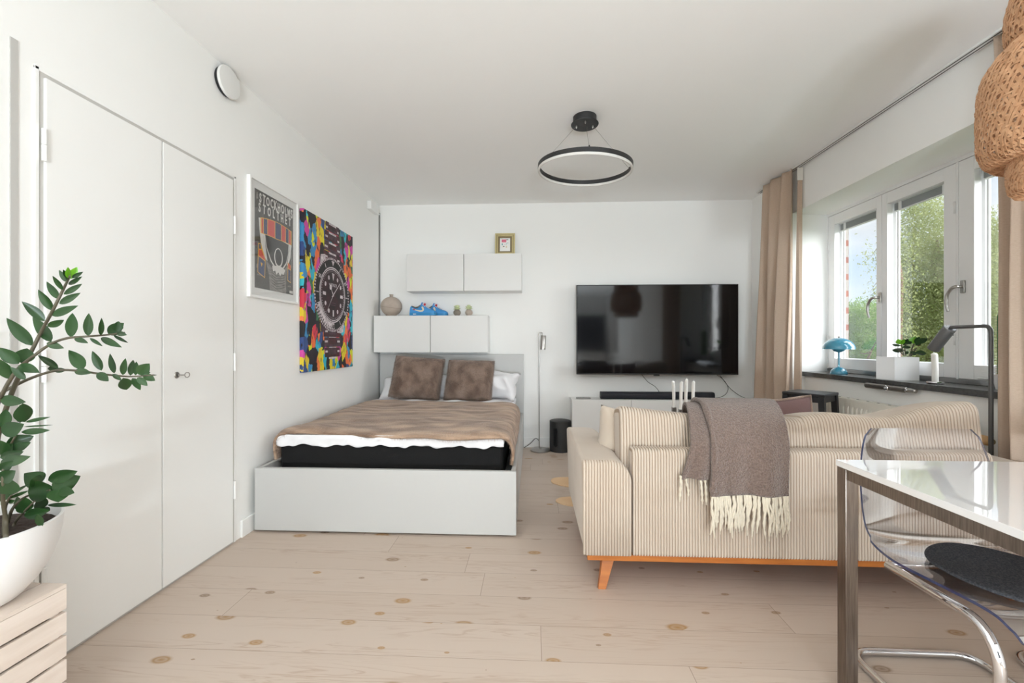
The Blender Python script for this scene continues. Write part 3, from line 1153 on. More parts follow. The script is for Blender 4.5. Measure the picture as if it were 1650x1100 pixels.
def wobble_text(body, p0, p1, q0, size, dq=0.0):
    rr = random.Random(3)
    o_ = [wall_text(ch, size, 0, 0, 0, M['inkwhite'], 'title_letter', print_ob, sx=0.56) for ch in body]
    ws = [(min(v.co.y for v in q.data.vertices), max(v.co.y for v in q.data.vertices)) for q in o_]
    for q in o_:
        bpy.data.objects.remove(q)
    tot = sum(b - a for a, b in ws)
    gap = ((p1 - p0) * GW - tot) / (len(body) - 1)
    y = p0 * GW
    n = len(body)
    for i, ch in enumerate(body):
        p = (y - (ws[i][0] - ws[0][0] * 0 + WL[print_ob].y)) / GW
        y += ws[i][1] - ws[i][0] + gap
        wall_text(ch, size * (0.95 + 0.12 * rr.random()), XL + 0.012 + 0.0035, GY0 + p * GW, GZ0 + (q0 + dq * i / n + 0.008 * (rr.random() - 0.5)) * GH, M['inkwhite'], 'title_letter', print_ob, rot=R(7 * (rr.random() - 0.5)), sx=0.56, bold=0.0022)


wobble_text('STOCKHOLMS', 0.10, 0.97, 0.882, 0.080, 0.0)
wobble_text('STOLTHET', 0.08, 0.92, 0.782, 0.078, 0.0)
MB().box((XL + 0.0165, PY0 + fw - 0.002, PZ0 + fw - 0.002), (XL + 0.0180, PY0 + PW - fw + 0.002, PZ0 + PH - fw + 0.002)).build('glass', M['frameglass'], t)

# canvas
CY0, CZ0, CW_, CH = 3.03, 0.912, 0.85, 1.195
CX = XL + 0.032
t = thing('canvas_print', 'colourful unframed canvas of a wristwatch over paint splashes on the left wall', 'canvas', (XL, CY0 + CW_ / 2, CZ0))
MB().box((XL + 0.0005, CY0, CZ0), (CX, CY0 + CW_, CZ0 + CH), 0.004).build('canvas', M['splash'], t)
fr = wallframe(CX, CY0, CZ0, CW_, CH)
pr = MB()
lay = [0]
WM = [M['wdark'], M['wdial'], M['wlight'], M['wmid'], M['inkdark']]
AS = CW_ / CH
wc = (0.53, 0.513)


def mp_(x, y):      # metres round the watch centre -> canvas p,q
    return (wc[0] + x / CW_, wc[1] + y / CH)


def wpoly(pts, mi):
    shp([mp_(*p) for p in pts], mi)


def wring(r, mi, n=64):
    wpoly([(r * cos(2 * PI * i / n), r * sin(2 * PI * i / n)) for i in range(n)], mi)


def wbox(x0, y0, x1, y1, mi):
    wpoly([(x0, y0), (x1, y0), (x1, y1), (x0, y1)], mi)


# bracelet links above and below the case
for sgn, lim in ((1, 0.585), (-1, -0.52)):
    y = 0.27 * sgn
    step = 0.082 * sgn
    i = 0
    while abs(y) < abs(lim) - 0.02:
        y2 = y + step * 0.94
        if abs(y2) > abs(lim):
            y2 = lim
        sh = 0.0 if i % 2 else 0.0
        wbox(-0.155 + 0.012 * i, min(y, y2), 0.155 - 0.012 * i, max(y, y2), 3 if i % 2 else 0)
        wbox(-0.07, min(y, y2) + 0.02, 0.07, max(y, y2) + 0.02 * 0, 0 if i % 2 else 3)
        wbox(-0.065, y2 - 0.016, 0.065, y2 - 0.001, 2)
        wbox(-0.148 + 0.012 * i, y2 - 0.045 * sgn - 0.008, -0.085, y2 - 0.045 * sgn + 0.008, 2)
        wbox(0.085, y2 - 0.045 * sgn - 0.008, 0.145 - 0.012 * i, y2 - 0.045 * sgn + 0.008, 2)
        y += step
        i += 1
for sx in (-1, 1):
    for sy in (-1, 1):
        wpoly([(sx * 0.10, sy * 0.22), (sx * 0.22, sy * 0.16), (sx * 0.20, sy * 0.30), (sx * 0.13, sy * 0.315)], 2 if sx * sy < 0 else 3)
wring(0.302, 3)
for i in range(72):
    a = 2 * PI * i / 72
    wpoly([(0.288 * cos(a - 0.022), 0.288 * sin(a - 0.022)), (0.288 * cos(a + 0.022), 0.288 * sin(a + 0.022)), (0.306 * cos(a + 0.022), 0.306 * sin(a + 0.022)), (0.306 * cos(a - 0.022), 0.306 * sin(a - 0.022))], 2)
wring(0.286, 4)
# pale quarter of the bezel
arc = [R(198 + 78 * i / 16) for i in range(17)]
wpoly([(0.284 * cos(a), 0.284 * sin(a)) for a in arc] + [(0.232 * cos(a), 0.232 * sin(a)) for a in arc[::-1]], 2)
for i in range(12):
    a = R(200 + 72 * i / 11)
    wpoly([(0.262 * cos(a - 0.02), 0.262 * sin(a - 0.02)), (0.262 * cos(a + 0.02), 0.262 * sin(a + 0.02)), (0.28 * cos(a + 0.02), 0.28 * sin(a + 0.02)), (0.28 * cos(a - 0.02), 0.28 * sin(a - 0.02))], 4)
for a_ in (60, 30, 0, -30, 120, 180, -60):
    a = R(a_)
    wpoly([(0.24 * cos(a - 0.018), 0.24 * sin(a - 0.018)), (0.24 * cos(a + 0.018), 0.24 * sin(a + 0.018)), (0.276 * cos(a + 0.015), 0.276 * sin(a + 0.015)), (0.276 * cos(a - 0.015), 0.276 * sin(a - 0.015))], 2)
wpoly([(0, 0.238), (0.026, 0.28), (-0.026, 0.28)], 2)
wring(0.230, 2)
wring(0.220, 4)
wring(0.214, 2)
wring(0.207, 1)
for i in range(60):
    a = 2 * PI * i / 60
    wpoly([(0.188 * cos(a - 0.006), 0.188 * sin(a - 0.006)), (0.188 * cos(a + 0.006), 0.188 * sin(a + 0.006)), (0.2 * cos(a + 0.006), 0.2 * sin(a + 0.006)), (0.2 * cos(a - 0.006), 0.2 * sin(a - 0.006))], 2)
wpoly([(-0.022, 0.178), (0.022, 0.178), (0, 0.118)], 2)
for a_ in (30, 60, 120, 150, 210, 240, 300, 330):
    a = R(a_)
    wpoly([(0.155 * cos(a) + 0.015 * cos(b), 0.155 * sin(a) + 0.018 * sin(b)) for b in [2 * PI * i / 14 for i in range(14)]], 2)
wbox(-0.178, -0.013, -0.128, 0.013, 2)
wbox(0.128, -0.013, 0.178, 0.013, 2)
wbox(-0.011, -0.178, 0.011, -0.125, 2)


def whand(a, L0, L1, w, mi=2):
    d, n_ = Vector((cos(a), sin(a))), Vector((-sin(a), cos(a)))
    wpoly([tuple(d * L0 + n_ * w), tuple(d * L1 + n_ * w * 0.5), tuple(d * L1 - n_ * w * 0.5), tuple(d * L0 - n_ * w)], mi)


whand(R(42), -0.03, 0.17, 0.006)
whand(R(128), 0, 0.06, 0.006)
hc = Vector((cos(R(128)), sin(R(128)))) * 0.075
wpoly([(hc.x + 0.02 * cos(b), hc.y + 0.02 * sin(b)) for b in [2 * PI * i / 18 for i in range(18)]], 2)
whand(R(128), 0.09, 0.115, 0.006)
whand(R(232), -0.02, 0.185, 0.0025)
wring(0.012, 2, 20)
for i, w_ in enumerate((0.05, 0.04)):
    wbox(-w_, -0.07 - i * 0.018, w_, -0.062 - i * 0.018, 3)
wbox(-0.03, 0.058, 0.04, 0.064, 3)
wprint = pr.build('watch_print', WM, t)
xt = CX + 0.0006 + 0.00003 * lay[0]
wy, wz = CY0 + wc[0] * CW_, CZ0 + wc[1] * CH
wall_text('ROLEX', 0.036, xt, wy - 0.05, wz + 0.07, M['wlight'], 'lettering', wprint)
for s_, a_ in (('50', 150), ('40', 210), ('10', 28), ('20', -32), ('30', 270)):
    a = R(a_)
    wall_text(s_, 0.044, xt, wy + 0.258 * cos(a) - 0.024, wz + 0.258 * sin(a) - 0.016, M['wdark'] if s_ in ('30',) else M['wlight'], 'lettering', wprint)

# ================================================================= BED
BX0, BX1, BY0, BY1 = -1.656, -0.094, 2.478, 4.60
t = thing('bed', 'white double bed with a tall headboard standing against the left wall', 'bed', ((BX0 + BX1) / 2, (BY0 + BY1) / 2, 0))
MB().box((BX0, BY0, 0.012), (BX1, BY0 + 0.028, 0.382), 0.002).build('footboard', M['bedwhite'], t)
MB().box((BX0 + 0.004, BY0 + 0.0285, 0.0), (BX0 + 0.03, BY1 - 0.0005, 0.38), 0.002).build('side_rail', M['bedwhite'], t)
MB().box((BX1 - 0.03, BY0 + 0.0285, 0.0), (BX1 - 0.004, BY1 - 0.0005, 0.38), 0.002).build('side_rail', M['bedwhite'], t)
MB().box((BX0, BY1, 0.0), (BX1, BY1 + 0.03, 1.008), 0.002).build('headboard', M['bedwhite'], t)
MB().box((BX0 + 0.031, BY0 + 0.03, 0.22), (BX1 - 0.031, BY1 - 0.002, 0.25)).build('slatted_base', M['bedwhite'], t)
# mattress
MX0, MX1, MY0, MY1 = -1.585, -0.185, 2.62, 4.565
t = thing('mattress', 'black box mattress lying in the white bed', 'mattress', ((MX0 + MX1) / 2, (MY0 + MY1) / 2, 0.2505))
MB().box((MX0, MY0, 0.2505), (MX1, MY1, 0.498), 0.018, seg=3).build('cover', M['blackfab'], t)


# white sheet and topper
def sheet_pt(i, j, k):
    pass


mb = MB()
loop = roundpoly([(MX0 - 0.01, 0.4985), (MX1 + 0.01, 0.4985), (MX1 + 0.014, 0.548), (MX0 - 0.014, 0.548)], [0.014, 0.014, 0.022, 0.022], 5)
loop = resample(loop, 0.03)
loft(mb, loop, MY0 - 0.012, MY1, lambda a, b, s: (a, s, b), endr=0.010, plain=60,
     warp=lambda w: w + Vector((0, 0.006 * noise.noise(w * 14), 0.007 * noise.noise(Vector((w.x * 11, w.y * 7, 3))) * (1 if w.z > 0.51 else 0.6 + 0))))
tag(mb.build('bed_sheet', M['linen'], at_=((MX0 + MX1) / 2, (MY0 + MY1) / 2, 0.4985), angle=70), 'white sheet and topper showing between the black mattress and the fur blanket', 'bed sheet')
bs_ = [o for o in bpy.data.objects if o.name == 'bed_sheet'][0]
mb = MB()


def hem(u, v):
    x = MX0 - 0.012 + (MX1 - MX0 + 0.024) * u
    w = sin(u * 61 + 3 * sin(u * 9)) * 0.5 + sin(u * 113 + 5 * v) * 0.3 + noise.noise(Vector((u * 24, v * 2, 0)))
    z = 0.556 - (0.066 + 0.007 * sin(u * 37) + 0.004 * sin(u * 91)) * v
    return Vector((x + 0.006 * v * sin(u * 50), MY0 - 0.018 - 0.006 * w * min(1, v * 1.6 + 0.15) - 0.004 * v, z))


mb.grid(hem, 150, 10)
h_ = mb.build('sheet_hem', M['linen'], bs_, angle=180)
so = h_.modifiers.new('thickness', 'SOLIDIFY')
so.thickness = 0.004

# fur blanket: one cloth over the topper with both sides hanging into the gap
BLX0, BLX1 = -1.612, -0.118
ZT = 0.572


def blanket_sec():
    pts = [(BLX0 + 0.004, 0.40), (BLX0 - 0.004, 0.47), (BLX0 + 0.0, 0.53), (BLX0 + 0.03, 0.565), (BLX0 + 0.10, ZT + 0.006)]
    for i in range(1, 14):
        pts.append((BLX0 + 0.1 + (BLX1 - BLX0 - 0.2) * i / 14, ZT + 0.008))
    pts += [(BLX1 - 0.10, ZT + 0.004), (BLX1 - 0.035, 0.557), (BLX1 - 0.004, 0.515), (BLX1 + 0.008, 0.45), (BLX1 + 0.0, 0.388)]
    return smoothpath([(p[0], 0, p[1]) for p in pts], 5)


sec = blanket_sec()
NS = len(sec)
NYB = 90


def blanket(th):
    def f(u, v):
        i = u * (NS - 1)
        k = min(int(i), NS - 2)
        p = sec[k].lerp(sec[k + 1], i - k)
        m_ = (p.x - BLX0) / (BLX1 - BLX0)
        yfront = 2.588 + 0.022 * sin(m_ * 5.1 + 0.6) * (1 if 0.05 < m_ < 0.95 else 0.5) + 0.012 * noise.noise(Vector((m_ * 7, 0, 2)))
        if m_ < 0.06:
            yfront -= 0.00
        yback = 3.97 + 0.03 * sin(m_ * 7 + 1) - 0.06 * abs(m_ - 0.5)
        yy = yfront + (yback - yfront) * v
        top = max(0, min(1, (p.z - 0.5) / 0.06))
        wr = 0.019 * noise.noise(Vector((p.x * 3.2 + 0.8 * yy, yy * 4.5, 1.3))) + 0.016 * abs(noise.noise(Vector((p.x * 2.0 - yy * 2.4, yy * 5.5 + p.x * 1.5, 7.7)))) + 0.004 * noise.noise(Vector((p.x * 11, yy * 11, 0)))
        z = p.z + wr * top
        # front hem rolls softly over the edge
        e = max(0.0, 1 - v * NYB / 5.0)
        z -= 0.024 * e * e * top
        x = p.x + (0.008 * noise.noise(Vector((0, yy * 6, p.z * 6)))) * (1 - top) * (1 if m_ > 0.5 else 0.3)
        return Vector((x, yy, z))
    return f


f = blanket(0)
mb = MB()
mb.grid(f, NS, NYB)
bl = mb.build('fur_blanket', M['furlight'], at_=(-0.87, 3.2, 0.40), angle=180)
tag(bl, 'tan brown fur blanket spread over the bed with both sides hanging down', 'blanket')
so = bl.modifiers.new('thickness', 'SOLIDIFY')
so.thickness = 0.016
so.offset = -1
fur(bl, 60000, 0.02, M['furlight'], radius=0.0011, seed=3, comb=(0.006, -0.012, 0.0))


# fur cushions leaning on white bed pillows
def lean(cx, cy, z0, w, h, tlt, roll, yaw, t_, nm, m, label, cat, group=None, lump=0.006, seed=1, pinch=0.06, puff=0.5):
    an = Vector((0, -cos(tlt), sin(tlt)))
    ay = Vector((0, sin(tlt), cos(tlt)))
    ax = Vector((1, 0, 0))
    rm = Matrix.Rotation(yaw, 3, 'Z')
    an, ay, ax = rm @ an, rm @ ay, rm @ ax
    rl = Matrix.Rotation(roll, 3, an)
    ax, ay = rl @ ax, rl @ ay
    lowest = (abs(ax.z) * w + abs(ay.z) * h) / 2
    c = Vector((cx, cy, z0 + lowest))
    mb_ = MB()
    pillow(mb_, c, ax, ay, an, w, h, t_, lump=lump, seed=seed, pinch=pinch, puff=puff)
    o = mb_.build(nm, m, at_=(cx, cy, z0), angle=180)
    weld(o)
    return tag(o, label, cat, group)


c1 = lean(-1.145, 4.20, 0.566, 0.50, 0.43, R(22), R(-5), R(3), 0.20, 'fur_cushion', M['fur'], 'dark brown fur cushion at the wall side of the bed', 'cushion', 'fur cushions on the bed', seed=2, pinch=0.03)
c2 = lean(-0.62, 4.20, 0.566, 0.47, 0.42, R(24), R(-1.0), R(-4), 0.20, 'fur_cushion', M['fur'], 'dark brown fur cushion beside the crumpled white pillow', 'cushion', 'fur cushions on the bed', seed=9, pinch=0.03)
fur(c1, 16000, 0.022, M['fur'], radius=0.0011, seed=5, comb=(0.003, 0, -0.012))
fur(c2, 16000, 0.022, M['fur'], radius=0.0011, seed=6, comb=(-0.003, 0, -0.012))
p1 = lean(-1.22, 4.42, 0.552, 0.72, 0.30, R(50), R(3), 0, 0.17, 'bed_pillow', M['linen'], 'white bed pillow showing at the wall side of the fur cushions', 'pillow', 'white pillows on the bed', lump=0.03, seed=4)
p2 = lean(-0.42, 4.38, 0.552, 0.56, 0.33, R(36), R(-8), R(-6), 0.22, 'bed_pillow', M['linen'], 'crumpled white bed pillow poking out at the open side of the bed', 'pillow', 'white pillows on the bed', lump=0.09, seed=11)
# top sheet ruffle folded over in front of the cushions
mb = MB()
mb.grid(lambda u, v: Vector((-1.60 + 1.40 * u, 3.93 + 0.62 * v, 0.561 + (0.012 * sin(u * 23) * sin(v * 9) + 0.01 * noise.noise(Vector((u * 9, v * 5, 0)))) + 0.015 * sin(PI * min(1, v * 2.2)) - 0.02 * (abs(2 * u - 1) ** 6))), 70, 24)
ts = mb.build('top_sheet', M['linen'], at_=(-0.9, 4.2, 0.55), angle=180)
tag(ts, 'rumpled white top sheet under the fur cushions', 'bed sheet')
so = ts.modifiers.new('thickness', 'SOLIDIFY')
so.thickness = 0.008
so.offset = -1


# ================================================================= WALL CABINETS
def cabinet(x0, z0, label, w=0.598, h=0.386):
    t_ = thing('wall_cabinet', label, 'cabinet', (x0, 4.41, z0), 'white wall cabinets above the bed')
    yf, yb = 4.41, YB - 0.0005
    MB().box((x0, yf + 0.019, z0), (x0 + w, yb, z0 + h), 0.001).build('carcass', M['white'], t_)
    MB().box((x0 + 0.0015, yf, z0 + 0.0015), (x0 + w - 0.0015, yf + 0.0175, z0 + h - 0.0015), 0.0015).build('door', M['white'], t_)
    return t_


cabinet(-1.662, 1.030, 'white wall cabinet carrying the round vase and most of the sneakers')
cabinet(-1.0595, 1.030, 'white wall cabinet carrying the two small succulents')
cabinet(-1.312, 1.668, 'white wall cabinet hanging above the sneakers, nothing on top')
cabinet(-0.7095, 1.668, 'white wall cabinet with the gold picture frame on top')
ZLO, ZUP = 1.030 + 0.386, 1.668 + 0.386

# gold frame
gx = at(813.5, 400, Y=4.53).x
t = thing('picture_frame', 'small gold picture frame standing on the upper wall cabinet', 'picture frame', (gx, 4.52, ZUP))
tl = Matrix.Translation((gx, 4.53, ZUP + 0.0005)) @ Matrix.Rotation(R(-7), 4, 'X')
W2, HH = 0.106, 0.246


def framebars(mb_, o, i, y0, y1, bev=0.002):
    """o/i outer and inner inset from the frame edge"""
    mb_.box((-W2 + o, y0, o), (-W2 + i, y1, HH - o), bev, mtx=tl)
    mb_.box((W2 - i, y0, o), (W2 - o, y1, HH - o), bev, mtx=tl)
    mb_.box((-W2 + i, y0 + 0.0002, o), (W2 - i, y1, i), bev, mtx=tl)
    mb_.box((-W2 + i, y0 + 0.0002, HH - i), (W2 - i, y1, HH - o), bev, mtx=tl)
    return mb_


framebars(MB(), 0.0, 0.016, -0.004, 0.022).build('outer_moulding', M['gold'], t)
framebars(MB(), 0.014, 0.022, 0.002, 0.02).build('recess', M['golddark'], t)
framebars(MB(), 0.021, 0.033, -0.006, 0.02).build('middle_moulding', M['gold'], t)
framebars(MB(), 0.032, 0.051, 0.003, 0.02).build('inner_moulding', M['golddark'], t)
MB().box((-W2 + 0.049, 0.008, 0.049), (W2 - 0.049, 0.018, HH - 0.049), mtx=tl).build('paper', M['sign'], t)
pm = MB()
pw = W2 - 0.051
ph = HH - 0.102
for (a, b, c, d, mi) in ((0.18, 0.68, 0.62, 0.9, 0), (0.6, 0.86, 0.82, 0.9, 1), (0.18, 0.46, 0.28, 0.6, 2), (0.32, 0.33, 0.44, 0.40, 1), (0.74, 0.60, 0.80, 0.66, 2), (0.58, 0.26, 0.7, 0.42, 3), (0.26, 0.3, 0.36, 0.36, 3), (0.45, 0.5, 0.52, 0.54, 0), (0.62, 0.5, 0.66, 0.62, 2)):
    pm.box((-pw + 2 * pw * a, 0.0068, 0.051 + ph * b), (-pw + 2 * pw * c, 0.0082, 0.051 + ph * d), mi=mi, mtx=tl)
pm.build('print', [M['pink'], M['black'], M['teal'], M['cream']], t)

# round vase
vx = at(630.5, 490, Y=4.53).x
mb = MB()
prof = [(0, 0), (0.045, 0.0), (0.06, 0.006)]
for i in range(1, 24):
    a = -PI / 2 + PI * i / 24
    r, z = 0.111 * cos(a), 0.104 + 0.104 * sin(a)
    if r > 0.025 and z > 0.008:
        prof.append((r, z))
prof += [(0.020, 0.206), (0.017, 0.214), (0.019, 0.228), (0.022, 0.232), (0.018, 0.233), (0.014, 0.226), (0.012, 0.205), (0, 0.2)]
t = thing('round_vase', 'round grey clay vase with a narrow neck on the lower wall cabinet', 'vase', (vx, 4.53, ZLO))
mb.lathe(prof, c=(vx, 4.53, ZLO + 0.0005), n=48)
mb.build('body', M['clay'], t, angle=60)
nv = Vector((0.14, -0.1, 1)).normalized()
cv = Vector((vx, 4.53, ZLO + 0.098))
u1 = nv.cross(Y_).normalized()
u2 = nv.cross(u1)
MB().tube([cv + (u1 * cos(a) + u2 * sin(a)) * 0.1108 for a in [2 * PI * i / 60 for i in range(60)]], 0.0016, 6, closed=True).build('seam_line', M['concrete'], t)


# sneakers
def sneaker(loc, label, rz):
    t_ = thing('sneaker', label, 'sneaker', loc, 'blue sneakers on the wall cabinet')
    # stations along the length: x, half width, sole top z, upper top z, centre y shift
    st = [(-0.142, 0.022, 0.032, 0.072), (-0.134, 0.032, 0.032, 0.098), (-0.115, 0.037, 0.031, 0.103), (-0.09, 0.039, 0.030, 0.088), (-0.06, 0.040, 0.029, 0.083),
          (-0.035, 0.041, 0.028, 0.104), (-0.018, 0.042, 0.028, 0.122), (0.0, 0.043, 0.027, 0.118), (0.025, 0.045, 0.026, 0.100), (0.05, 0.048, 0.026, 0.084), (0.075, 0.050, 0.026, 0.072),
          (0.10, 0.049, 0.026, 0.064), (0.12, 0.043, 0.027, 0.056), (0.134, 0.030, 0.028, 0.046), (0.141, 0.012, 0.03, 0.036)]
    P = smoothpath([(s[0], s[1], 0) for s in st], 3)
    Q = smoothpath([(s[0], s[2], s[3]) for s in st], 3)
    n = 20

    def up(u, v):
        i = min(int(round(u * (len(P) - 1))), len(P) - 1)
        x, hw = P[i].x, P[i].y
        zs, zt = 0.02, Q[i].z
        a = PI * v
        k = cos(a)
        y = hw * (1 if k > 0 else -1) * abs(k) ** 0.55 * (0.97)
        z = zs + (zt - zs) * sin(a) ** 0.62
        y *= 1 - 0.35 * ((z - zs) / (zt - zs + 1e-6)) ** 2 * min(1, zt / 0.10)
        return Vector((x, y, z))
    MB().grid(up, len(P), n).build('upper', M['shoeblue'], t_, local=True, angle=60)
    outl = [(p.x, -p.y - 0.004) for p in P] + [(p.x, p.y + 0.004) for p in P[::-1]]
    MB().prism(outl, 0.0005, 0.030, lambda p, q, tt_: Vector((p, q, tt_ + (0.010 * max(0, (p - 0.09) / 0.05) ** 2 if tt_ < 0.01 else 0)))).build('sole', M['solebl'], t_, local=True)
    # collar lining
    MB().tube([(-0.128, 0, 0.100), (-0.11, -0.021, 0.097), (-0.08, -0.026, 0.0835), (-0.05, -0.026, 0.092), (-0.03, -0.02, 0.108), (-0.02, 0, 0.114), (-0.03, 0.02, 0.108), (-0.05, 0.026, 0.092), (-0.08, 0.026, 0.0835), (-0.11, 0.021, 0.097)], 0.0055, 8, closed=True).build('collar', M['shoegrey'], t_, local=True)
    MB().add([(-0.03, -0.018, 0.105), (-0.03, 0.018, 0.105), (-0.012, 0.02, 0.142), (-0.012, -0.02, 0.142), (-0.022, -0.018, 0.105), (-0.022, 0.018, 0.105), (-0.006, 0.02, 0.140), (-0.006, -0.02, 0.140)],
             [(0, 1, 2, 3), (4, 5, 6, 7), (0, 3, 7, 4), (1, 2, 6, 5), (3, 2, 6, 7)]).build('tongue', M['shoeblue'], t_, local=True)
    # white tick on the side
    sw = smoothpath([(-0.115, 0.078, 0), (-0.085, 0.063, 0), (-0.055, 0.054, 0), (-0.02, 0.048, 0), (0.004, 0.054, 0), (0.006, 0.072, 0), (-0.006, 0.094, 0)], 5)
    wd = [0.0015 + 0.0075 * sin(PI * min(1, i / (len(sw) * 0.8)) * 0.5) for i in range(len(sw))]
    l, r_ = [], []
    for i, p in enumerate(sw):
        d = (sw[min(i + 1, len(sw) - 1)] - sw[max(i - 1, 0)]).normalized()
        nn = Vector((-d.y, d.x, 0)) * wd[i]
        l.append(p + nn)
        r_.append(p - nn)

    def sidey(x, z):
        i = min(range(len(P)), key=lambda k: abs(P[k].x - x))
        zs, zt = 0.02, Q[i].z
        ss = max(0.0, min(0.98, (z - zs) / (zt - zs)))
        k = math.sqrt(max(0.0, 1 - (ss ** (1 / 0.62)) ** 2))
        return P[i].y * k ** 0.55 * 0.97 * (1 - 0.35 * ss ** 2 * min(1, zt / 0.10))
    m_ = MB()
    for sgn in (-1,):
        vs = []
        for a, b in zip(l, r_):
            for p in (a, b):
                vs.append((p.x, sgn * (sidey(p.x, p.y) + 0.0025), p.y))
        nn = len(l)
        vs2 = [(x, y + 0.003, z) for x, y, z in vs]
        m_.add(vs + vs2, [(2 * i, 2 * i + 1, 2 * i + 3, 2 * i + 2) for i in range(nn - 1)] + [(2 * nn + 2 * i, 2 * nn + 2 * i + 1, 2 * nn + 2 * i + 3, 2 * nn + 2 * i + 2) for i in range(nn - 1)] +
               [(2 * i, 2 * i + 2, 2 * nn + 2 * i + 2, 2 * nn + 2 * i) for i in range(nn - 1)] + [(2 * i + 1, 2 * i + 3, 2 * nn + 2 * i + 3, 2 * nn + 2 * i + 1) for i in range(nn - 1)])
    m_.build('side_emblem', M['cream'], t_, local=True)
    MB().box((-0.098, -sidey(-0.09, 0.064) - 0.006, 0.058), (-0.082, -sidey(-0.09, 0.064) + 0.002, 0.070), 0.001).build('red_tab', M['lacered'], t_, local=True)
    MB().box((-0.098, -0.0470, 0.012), (-0.066, -0.040, 0.020), 0.001).build('sole_lettering', M['lace'], t_, local=True)
    lm = MB()
    for i in range(6):
        x = 0.066 - 0.014 * i
        z = 0.079 + 0.0068 * i
        lm.tube([(x, -0.03 + 0.002 * i, z - 0.004), (x - 0.006, -0.012, z + 0.004), (x - 0.008, 0.012, z + 0.004), (x, 0.03 - 0.002 * i, z - 0.004)], 0.0035, 6)
    lm.tube(smoothpath([(-0.006, -0.018, 0.118), (0.012, -0.034, 0.132), (0.03, -0.042, 0.116), (0.02, -0.046, 0.095)], 5), 0.003, 6)
    lm.tube(smoothpath([(-0.006, 0.0, 0.121), (0.02, -0.02, 0.14), (0.05, -0.03, 0.124), (0.062, -0.034, 0.10)], 5), 0.003, 6)
    lm.build('laces', M['lace'], t_, local=True)
    MB().box((0.018, -0.051, 0.086), (0.038, -0.048, 0.110), 0.001, mtx=Matrix.Rotation(R(24), 4, 'Y') @ Matrix.Translation((-0.05, 0, 0.018))).build('hang_tag', M['lacered'], t_, local=True)
    t_.rotation_euler.z = rz
    return t_


sx_ = at(682, 500, Y=4.47).x
s1 = sneaker((sx_, 4.475, ZLO), 'front blue sneaker with a red tag hanging from its white laces', R(0))
s2 = copy_tree(s1)
relabel(s2, 'blue sneaker half hidden behind the other one, toe towards the succulents', (at(701, 500, Y=4.575).x, 4.578, ZLO), R(-3))


# small succulents
def succulent(u, label, seed):
    rr = random.Random(seed)
    x = at(u, 505, Y=4.50).x
    t_ = thing('succulent_pot', label, 'succulent', (x, 4.50, ZLO), 'small succulents on the wall cabinet')
    pr_ = [(0, 0.0005), (0.022, 0.0005)] + [(0.040 * cos(-PI / 2 + PI * i / 12), 0.034 + 0.034 * sin(-PI / 2 + PI * i / 12)) for i in range(3, 11)] + [(0.022, 0.064), (0.0, 0.06)]
    MB().lathe(pr_, n=28).build('pot', M['concrete'] if seed == 1 else M['clay'], t_, local=True)
    lf = MB()
    for ring, (k, ln, el) in enumerate(((8, 0.046, 30), (7, 0.050, 54), (5, 0.046, 72), (3, 0.036, 82))):
        for i in range(k):
            az = 2 * PI * (i + 0.4 * ring) / k + rr.uniform(-0.2, 0.2)
            e = R(el + rr.uniform(-8, 8))
            d = Vector((cos(az) * cos(e), sin(az) * cos(e), sin(e)))
            sd = Vector((-sin(az), cos(az), 0))
            nn = d.cross(sd)
            b = Vector((0, 0, 0.062 + 0.006 * ring))

            def lp(u_, v_):
                w_ = 0.0145 * (sin(PI * min(1, u_ * 0.92 + 0.06)) ** 0.7) * (1.0 if u_ < 0.9 else (1 - u_) * 9 + 0.05)
                a = 2 * PI * v_
                return b + d * (ln * u_) + sd * (w_ * cos(a)) + nn * (w_ * 0.35 * sin(a) - 0.008 * u_ * u_)
            lf.grid(lp, 8, 8, cv=True)
    lf.build('rosette', M['succ'], t_, local=True, angle=180)
    return t_


succulent(736.5, 'small pale succulent in a round dark grey pot, nearer the sneakers', 1)
succulent(755.5, 'small pale succulent in a round brownish pot, furthest from the sneakers', 5)

# ================================================================= TV WALL
TX0, TX1, TZ0, TZ1, TY = 0.460, 2.112, 0.800, 1.735, 4.50
t = thing('television', 'large black flat television mounted on the far wall', 'television', ((TX0 + TX1) / 2, TY, TZ0))
MB().box((TX0, TY, TZ0), (TX1, TY + 0.035, TZ1), 0.004).build('housing', M['blackm'], t)
MB().box((TX0 + 0.008, TY - 0.0015, TZ0 + 0.014), (TX1 - 0.008, TY + 0.002, TZ1 - 0.008), 0.0005).build('screen', M['screen'], t)
MB().box(((TX0 + TX1) / 2 - 0.03, TY + 0.002, TZ0 - 0.012), ((TX0 + TX1) / 2 + 0.03, TY + 0.02, TZ0), 0.003).build('sensor', M['blackm'], t)
MB().box(((TX0 + TX1) / 2 - 0.25, TY + 0.0355, TZ0 + 0.2), ((TX0 + TX1) / 2 + 0.25, YB - 0.0005, TZ0 + 0.7)).build('wall_mount', M['blackm'], t)

NX0, NX1, NYF, NZ0, NZ1 = 0.404, 2.206, 4.41, 0.165, 0.548
t = thing('media_bench', 'long white wall-hung media bench under the television', 'media bench', ((NX0 + NX1) / 2, 4.53, NZ0))
MB().box((NX0, NYF + 0.019, NZ0), (NX1, YB - 0.0005, NZ1), 0.0015).build('carcass', M['white'], t)
for i in range(3):
    a = NX0 + i * (NX1 - NX0) / 3
    MB().box((a + 0.0015, NYF, NZ0 + 0.002), (a + (NX1 - NX0) / 3 - 0.0015, NYF + 0.0175, NZ1 - 0.002), 0.0015).build('door', M['white'], t)

